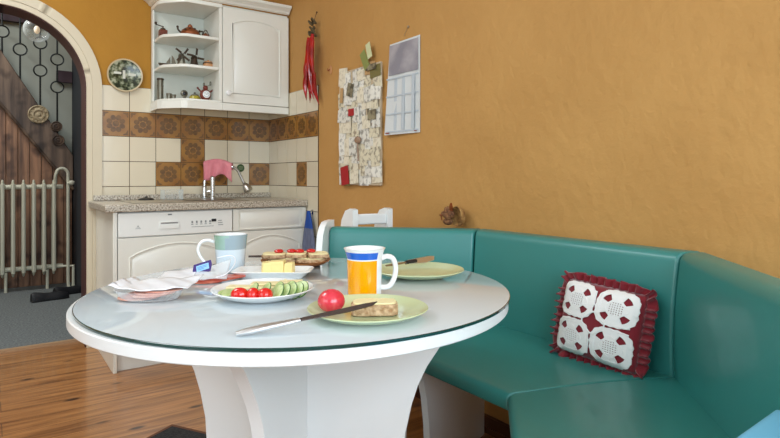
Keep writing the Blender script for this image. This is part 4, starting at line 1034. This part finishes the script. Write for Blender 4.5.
# serving plate contents
Q = V((-1.110,-2.544,ZT_+.0066)); rx = cam_dir(1,0); ry = cam_dir(0,1)
def at(a, b, z=0): v = Q+rx*a+ry*b; v.z += z; return v
tom = M('tomato_red', (214,22,14), .15, coat=.5)
for a, b, lab, ln in ((-.034,-.06,'halved cherry tomato, leftmost on the white plate',.0185),(-.006,-.062,'middle halved cherry tomato on the white plate',.0135),(.019,-.064,'halved cherry tomato on the white plate, next to the cucumber fan',.016)):
    p = at(a, b, .0125); bm = BM(); ball(bm, p, ln, .015, .0145, seg=20, T=Matrix.Translation(p)@Matrix.Rotation(CAMA,4,'Z')@Matrix.Translation(-p)); tag(obj('cherry_tomato', bm, tom), lab, 'tomato', 'cherry tomatoes on the white plate')
cskin = M('cucumber_skin', (52,96,34), .4); cin = M('cucumber_flesh', (206,218,160), .4, var=(90,(180,200,124),.4,.6))
cuks = [(.042,-.048,.3),(.054,-.042,.35),(.066,-.034,.4),(.077,-.024,.5),(.084,-.01,.6),(.06,-.012,.4),(.036,-.02,.3),(.012,-.026,.2),(-.014,-.03,.2),(-.058,-.042,-.2),(-.068,-.03,-.3)]
cl = ['first cucumber slice right of the tomatoes','second cucumber slice right of the tomatoes','third cucumber slice right of the tomatoes','cucumber slice near the right rim of the white plate','rightmost cucumber slice on the white plate','upper cucumber slice at the right side of the white plate','cucumber slice behind the right tomato','cucumber slice behind the middle tomato','cucumber slice behind the gap between left and middle tomato','cucumber slice left of the tomatoes','leftmost cucumber slice on the white plate']
for i, (a, b, r_) in enumerate(cuks):
    p = at(a, b, .0035+(.0095 if i < 9 else .006)); T = Matrix.Translation(p)@Matrix.Rotation(CAMA+r_,4,'Z')@Matrix.Rotation(.5 if i < 9 else .15,4,'X')
    T = T@Matrix.Rotation(-.9 if i < 9 else .0,4,'Y')
    bm = BM(); lathe(bm, [(0,0),(.0185,0),(.0195,.0005),(.0195,.0022),(.0185,.0027),(0,.0027)], seg=26, T=T, mif=lambda j,k: 1 if 1 <= j <= 3 else 0); tag(obj('cucumber_slice', bm, [cin, cskin]), cl[i], 'cucumber', 'cucumber slices on the white plate')
chz = M('cheese', (238,222,170), .5, bump=(60,.5,.003))
chl = ['flat cheese slice at the back left of the white plate','cheese slice lying upper middle on the white plate','cheese slice behind the cucumber fan','small crumbly cheese piece at the right rim of the white plate']
for i, (a, b, l, w, r_) in enumerate(((-.04,.0,.11,.03,.05),(-.02,.03,.13,.03,-.05),(.02,.045,.11,.03,.03),(.055,.035,.05,.03,.2))):
    T = Matrix.Translation(at(a, b, .003+.0052*i))@Matrix.Rotation(CAMA+r_,4,'Z'); bm = BM(); box(bm, -l/2,l/2,-w/2,w/2,0,.0042,T=T); tag(obj('cheese_slice', bm, chz, bevel=.001), chl[i], 'cheese', 'cheese slices on the white plate')
bm = BM(); rq = random.Random(9)
for k in range(60):
    p = at(rq.uniform(.03,.088), rq.uniform(.005,.045), .017+rq.uniform(0,.006)); ball(bm, p, .0035, .003, .0028, seg=6)
o = obj('grated_cheese', bm, chz); tag(o, 'crumbled pale cheese heap behind the cucumber fan', 'cheese'); o['kind'] = 'stuff'
# butter tray
t = thing('butter_dish', 'rectangular white porcelain butter dish behind the white plate', 'dish', (-.985,-2.313,ZT_), CAMA)
bm = BM()
def rr_(hx, hy, r, n=6):
    o_ = []
    for cx, cy, a0 in ((hx-r,hy-r,0),(-hx+r,hy-r,PI/2),(-hx+r,-hy+r,PI),(hx-r,-hy+r,1.5*PI)):
        for i in range(n+1): a = a0+PI/2*i/n; o_.append((cx+r*math.cos(a), cy+r*math.sin(a)))
    return o_
def loft_rr(bm, layers):
    rings = [[bm.verts.new((x,y,z)) for x,y in rr_(hx,hy,r)] for hx,hy,r,z in layers]
    for A, B in zip(rings, rings[1:]):
        k = len(A)
        for i in range(k): bm.faces.new((A[i],A[(i+1)%k],B[(i+1)%k],B[i]))
    bm.faces.new(rings[0]); bm.faces.new(rings[-1])
loft_rr(bm, [(.08,.038,.01,0),(.083,.04,.012,.004),(.096,.05,.02,.014),(.102,.054,.022,.017),(.101,.053,.022,.0185),(.092,.045,.018,.016),(.08,.036,.01,.009)])
obj('dish', bm, white_cer, t, local=True, ang=50)
bm_ = M('butter_block', (244,222,150), .4, bump=(40,.3,.003))
for i, (a, b, l, w, h, r_, lab) in enumerate(((-.02,.0,.024,.036,.028,.3,'butter chunk, left of the three in the butter dish'),(.007,.004,.046,.036,.031,0,'largest butter block in the middle of the butter dish'),(.042,-.006,.024,.03,.028,-.1,'butter chunk, right of the three in the butter dish'))):
    p = V((-.983,-2.311,ZT_+.0092))+rx*a+ry*b; T = Matrix.Translation(p)@Matrix.Rotation(CAMA+r_,4,'Z')
    bm = BM(); prism(bm, [T@V(q) for q in ((-l/2,-w/2,0),(l/2,-w/2,0),(l/2*.92,-w/2,h),(-l/2*.8,-w/2,h*.94))], (T.to_3x3()@V((0,w,0)))); tag(obj('butter_piece', bm, bm_, bevel=.003), lab, 'butter', 'butter pieces in the white dish')
# bread board
t = thing('bread_platter', 'round brown wooden platter under the stacked bread slices', 'platter', (-.852,-2.172,ZT_), 0)
bm = BM(); lathe(bm, [(0,0),(.07,0),(.085,.004),(.1,.013),(.102,.016),(.099,.0165),(.085,.0095),(0,.0085)], seg=56); obj('dish', bm, M('turned_wood', (176,112,56), .45, var=(10,(140,82,38),.35,.65,(1,6,1))), t, local=True)
Q2 = V((-.852,-2.172,ZT_+.0095)); k = 0
blab = ['bottom left bread slice on the wooden platter','bottom right bread slice on the wooden platter','top left bread slice stacked on the wooden platter','top middle bread slice stacked on the wooden platter','top right bread slice stacked on the wooden platter']
for a, b, z, r_, l in ((-.04,-.006,.001,.05,.085),(.046,-.008,.001,-.08,.085),(-.06,-.016,.0145,.1,.07),(.004,-.004,.0145,.0,.062),(.066,-.006,.0145,.25,.06)):
    p = Q2+rx*a+ry*b; p.z += z; bread(tuple(p), CAMA+r_, blab[k], l=l, w=.07, h=.0095, group='bread slices on the wooden platter', seed=k+3); k += 1
tl = ['tomato half on the leftmost bread slice of the platter','tomato half on the middle bread slice, left of two','tomato half on the middle bread slice, right of two','tomato half toward the right bread slice of the platter']
for i, (a, b) in enumerate(((-.048,-.012),(-.012,-.006),(.012,-.008),(.045,-.004))):
    p = Q2+rx*a+ry*b; p.z += .032; bm = BM(); ball(bm, p, .014,.013,.006, seg=18, T=Matrix.Translation(p)@Matrix.Rotation(CAMA,4,'Z')@Matrix.Translation(-p)); tag(obj('tomato_half', bm, M('tomato_red_b', (200,22,22), .2, coat=.4) if i == 0 else bpy.data.materials['tomato_red_b']), tl[i], 'tomato', 'tomato halves on the stacked bread')
p0 = Q2-rx*.135-ry*.02+V((0,0,.0175)); p1 = Q2-rx*.078+V((0,0,.0155))
bm = BM(); tube(bm, [p0, p0.lerp(p1,.5), p1+rx*.0], [.003,.0032,.0026], 8); 
t = thing('butter_knife', 'thin dark knife sticking out left of the wooden platter', 'knife', tuple(p0)); obj('handle', bm, M('dark_handle', (70,52,44), .4), t)
bm = BM(); T = Matrix.Translation(p1)@Matrix.Rotation(CAMA,4,'Z'); box(bm, 0,.012,-.004,.004,-.0008,.0008,T=T); obj('blade', bm, knife_m, t)

# meat packages
meatm = M('pink_meat', (214,140,120), .4, bump=(70,.8,.006), var=(50,(232,178,156),.35,.65)); redmeat = M('red_sausage', (196,84,62), .35, var=(30,(224,140,110),.35,.6))
t = thing('meat_tray', 'clear oval tray of pink cold cuts half covered by white film', 'food package', (-1.311,-2.419,ZT_), CAMA-.02)
bm = BM()
def oval(a, b, z, n=40): return [(a*math.cos(2*PI*i/n)*(1 if True else 1), b*math.sin(2*PI*i/n), z) for i in range(n)]
rings = [[bm.verts.new(p) for p in oval(a,b,z)] for a,b,z in ((.05,.034,.0),(.058,.04,.002),(.066,.047,.012),(.07,.05,.022),(.074,.054,.023))]
for A, B in zip(rings, rings[1:]):
    for i in range(40): bm.faces.new((A[i],A[(i+1)%40],B[(i+1)%40],B[i]))
bm.faces.new(rings[0]); obj('tray', bm, clear, t, local=True)
for k in range(5):
    bm = BM(); rq = random.Random(20+k); cx, cy = -.024+.012*k, .006*math.sin(k*2); n = 30
    prism(bm, [(cx+.042*math.cos(2*PI*i/n)*(1+rq.uniform(-.04,.04)), cy+.036*math.sin(2*PI*i/n), .003+.0038*k) for i in range(n)], (0,0,.0036)); obj('cold_cut', bm, meatm, t, local=True, bevel=.001)
bm = BM(); nx, ny = 26, 12; gr = []
rq = random.Random(4)
for i in range(nx+1):
    u = i/nx; row = []
    for j in range(ny+1):
        v = j/ny
        x = -.082+.168*u+.03*(v-.5)*0; y = (-.036+.02*abs(1-2*u)**2)+(.1)*v
        z = .0265+.0022*math.sin(u*9+v*4)+.012*v*u+.0012*math.sin(u*23+v*13)+(.006*(1-u*8) if u < .12 else 0)
        if u < .12: y += .01*math.sin(v*14)
        z = max(z, .0245)
        row.append(bm.verts.new((x, y, z)))
    gr.append(row)
for i in range(nx):
    for j in range(ny): bm.faces.new((gr[i][j],gr[i+1][j],gr[i+1][j+1],gr[i][j+1]))
o = obj('film_cover', bm, M('white_film', (240,240,244), .35, coat=.3), t, local=True, ang=180, label='crumpled white film lid'); so = o.modifiers.new('th','SOLIDIFY'); so.thickness = .0008
t = thing('sausage_package', 'open plastic sausage package with a purple label beside the plaid mug', 'food package', (-1.16,-2.28,ZT_), CAMA+.16)
bm = BM(); nx, ny = 24, 12; gr = []
for i in range(nx+1):
    u = i/nx; row = []
    for j in range(ny+1):
        v = j/ny; x = -.1+.165*u; y = -.045+.1*v
        z = .013+.02*v*(.2+u)+.0012*math.sin(u*17+v*7)+(.012*(u-.75)*4*v if u > .75 else 0)
        row.append(bm.verts.new((x, y, max(.011,z))))
    gr.append(row)
for i in range(nx):
    for j in range(ny):
        f = bm.faces.new((gr[i][j],gr[i+1][j],gr[i+1][j+1],gr[i][j+1])); u = i/nx; f.material_index = 0 if u < .5+.0*j else 1
o = obj('wrapper', bm, [bpy.data.materials['white_film'], clear], t, local=True, ang=180, label='white and clear plastic wrapper'); so = o.modifiers.new('th','SOLIDIFY'); so.thickness = .0006
for k in range(4):
    bm = BM(); T = Matrix.Translation((.012+.018*k,-.012+.004*k,.001+.0028*k)); n = 28
    prism(bm, [T@V((.04*math.cos(2*PI*i/n), .026*math.sin(2*PI*i/n), 0)) for i in range(n)], (0,0,.0026)); obj('sausage_slice', bm, redmeat, t, local=True)
T = Matrix.Translation((-.002,.018,.030))@Matrix.Rotation(1.0,4,'X')@Matrix.Rotation(-.25,4,'Y')@Matrix.Rotation(.2,4,'Z')@Matrix.Diagonal((1.0,.9,1,1))
bm = BM(); prism(bm, [T@V((x,y,0)) for x,y in ((-.024,-.017),(.02,-.017),(.026,.004),(.024,.017),(-.02,.017),(-.024,0))], T.to_3x3()@V((0,0,.0012))); lab_ = obj('label', bm, M('purple_label', (58,36,110), .4), t, local=True, label='dark purple label')
bm = BM(); box(bm, -.014,.018,-.008,.01,.0013,.0019,T=T); obj('label_print', bm, M('label_blue', (150,200,240), .4), t, local=True)
bm = BM()
for yy, w in ((.005,.013),(.001,.013),(-.003,.009)): box(bm, -.011,-.011+w*1.8,yy-.0006,yy+.0006,.002,.0023,T=T)
obj('label_text', bm, M('label_text', (70,110,180), .4), t, local=True)
# loose plastic flap with looping edge on the right side of the package
bm = BM(); tube(bm, smoothpath([(-.02,-.03,.012),(.03,-.035,.014),(.062,-.028,.022),(.078,0,.04),(.076,.03,.052),(.062,.05,.056),(.03,.055,.05)],6), .0012, 6); obj('film_edge', bm, bpy.data.materials['white_film'], t, local=True)

# ------------------------------------------------------------------ light
scene = bpy.context.scene
w_ = bpy.data.worlds.new('sky'); scene.world = w_; w_.use_nodes = True
w_.node_tree.nodes['Background'].inputs[0].default_value = (.75,.87,1,1); w_.node_tree.nodes['Background'].inputs[1].default_value = 1.0
def area(name, loc, rot, sx, sy, power, col=(1,1,1)):
    l = bpy.data.lights.new(name, 'AREA'); l.shape = 'RECTANGLE'; l.size = sx; l.size_y = sy; l.energy = power; l.color = col
    o = bpy.data.objects.new(name, l); C.objects.link(o); o.location = loc; o.rotation_euler = rot; return o
area('window_daylight', ((WX0+WX1)/2, YR-.14, (WZ0+WZ1)/2), (PI/2,0,0), WX1-WX0, WZ1-WZ0, 84, (.74,.88,1))
area('side_fill', (XL+.02, -3.2, 1.55), (0,-PI/2,0), 1.3, 1.8, 22, (.74,.88,1))  # added cool fill from the left; that wall has no window
area('kitchen_fill', (-2.0,-1.3,ZC-.02), (0,0,0), 1.0, 1.0, 29, (.88,.95,1))  # added overhead fill to brighten the kitchen side, no known fitting
area('hall_fill', (-2.2,1.2,2.85), (0,0,0), .8, .8, 38, (.95,.98,1))  # added fill under the hallway ceiling, separate from the pendant

# ------------------------------------------------------------------ camera
cam = bpy.data.cameras.new('camera'); co = bpy.data.objects.new('camera', cam); C.objects.link(co)
co.location = (-1.588,-3.691,.99); co.rotation_euler = (PI/2, 0, math.radians(-35.3))
cam.sensor_width = 36; cam.lens = 36*565/780; cam.sensor_fit = 'HORIZONTAL'
cam.shift_y = -(219-176.5)/780; cam.clip_start = .02
scene.camera = co
vs = scene.view_settings; vs.view_transform = 'Standard'; vs.look = 'None'; vs.gamma = 1; vs.exposure = 0
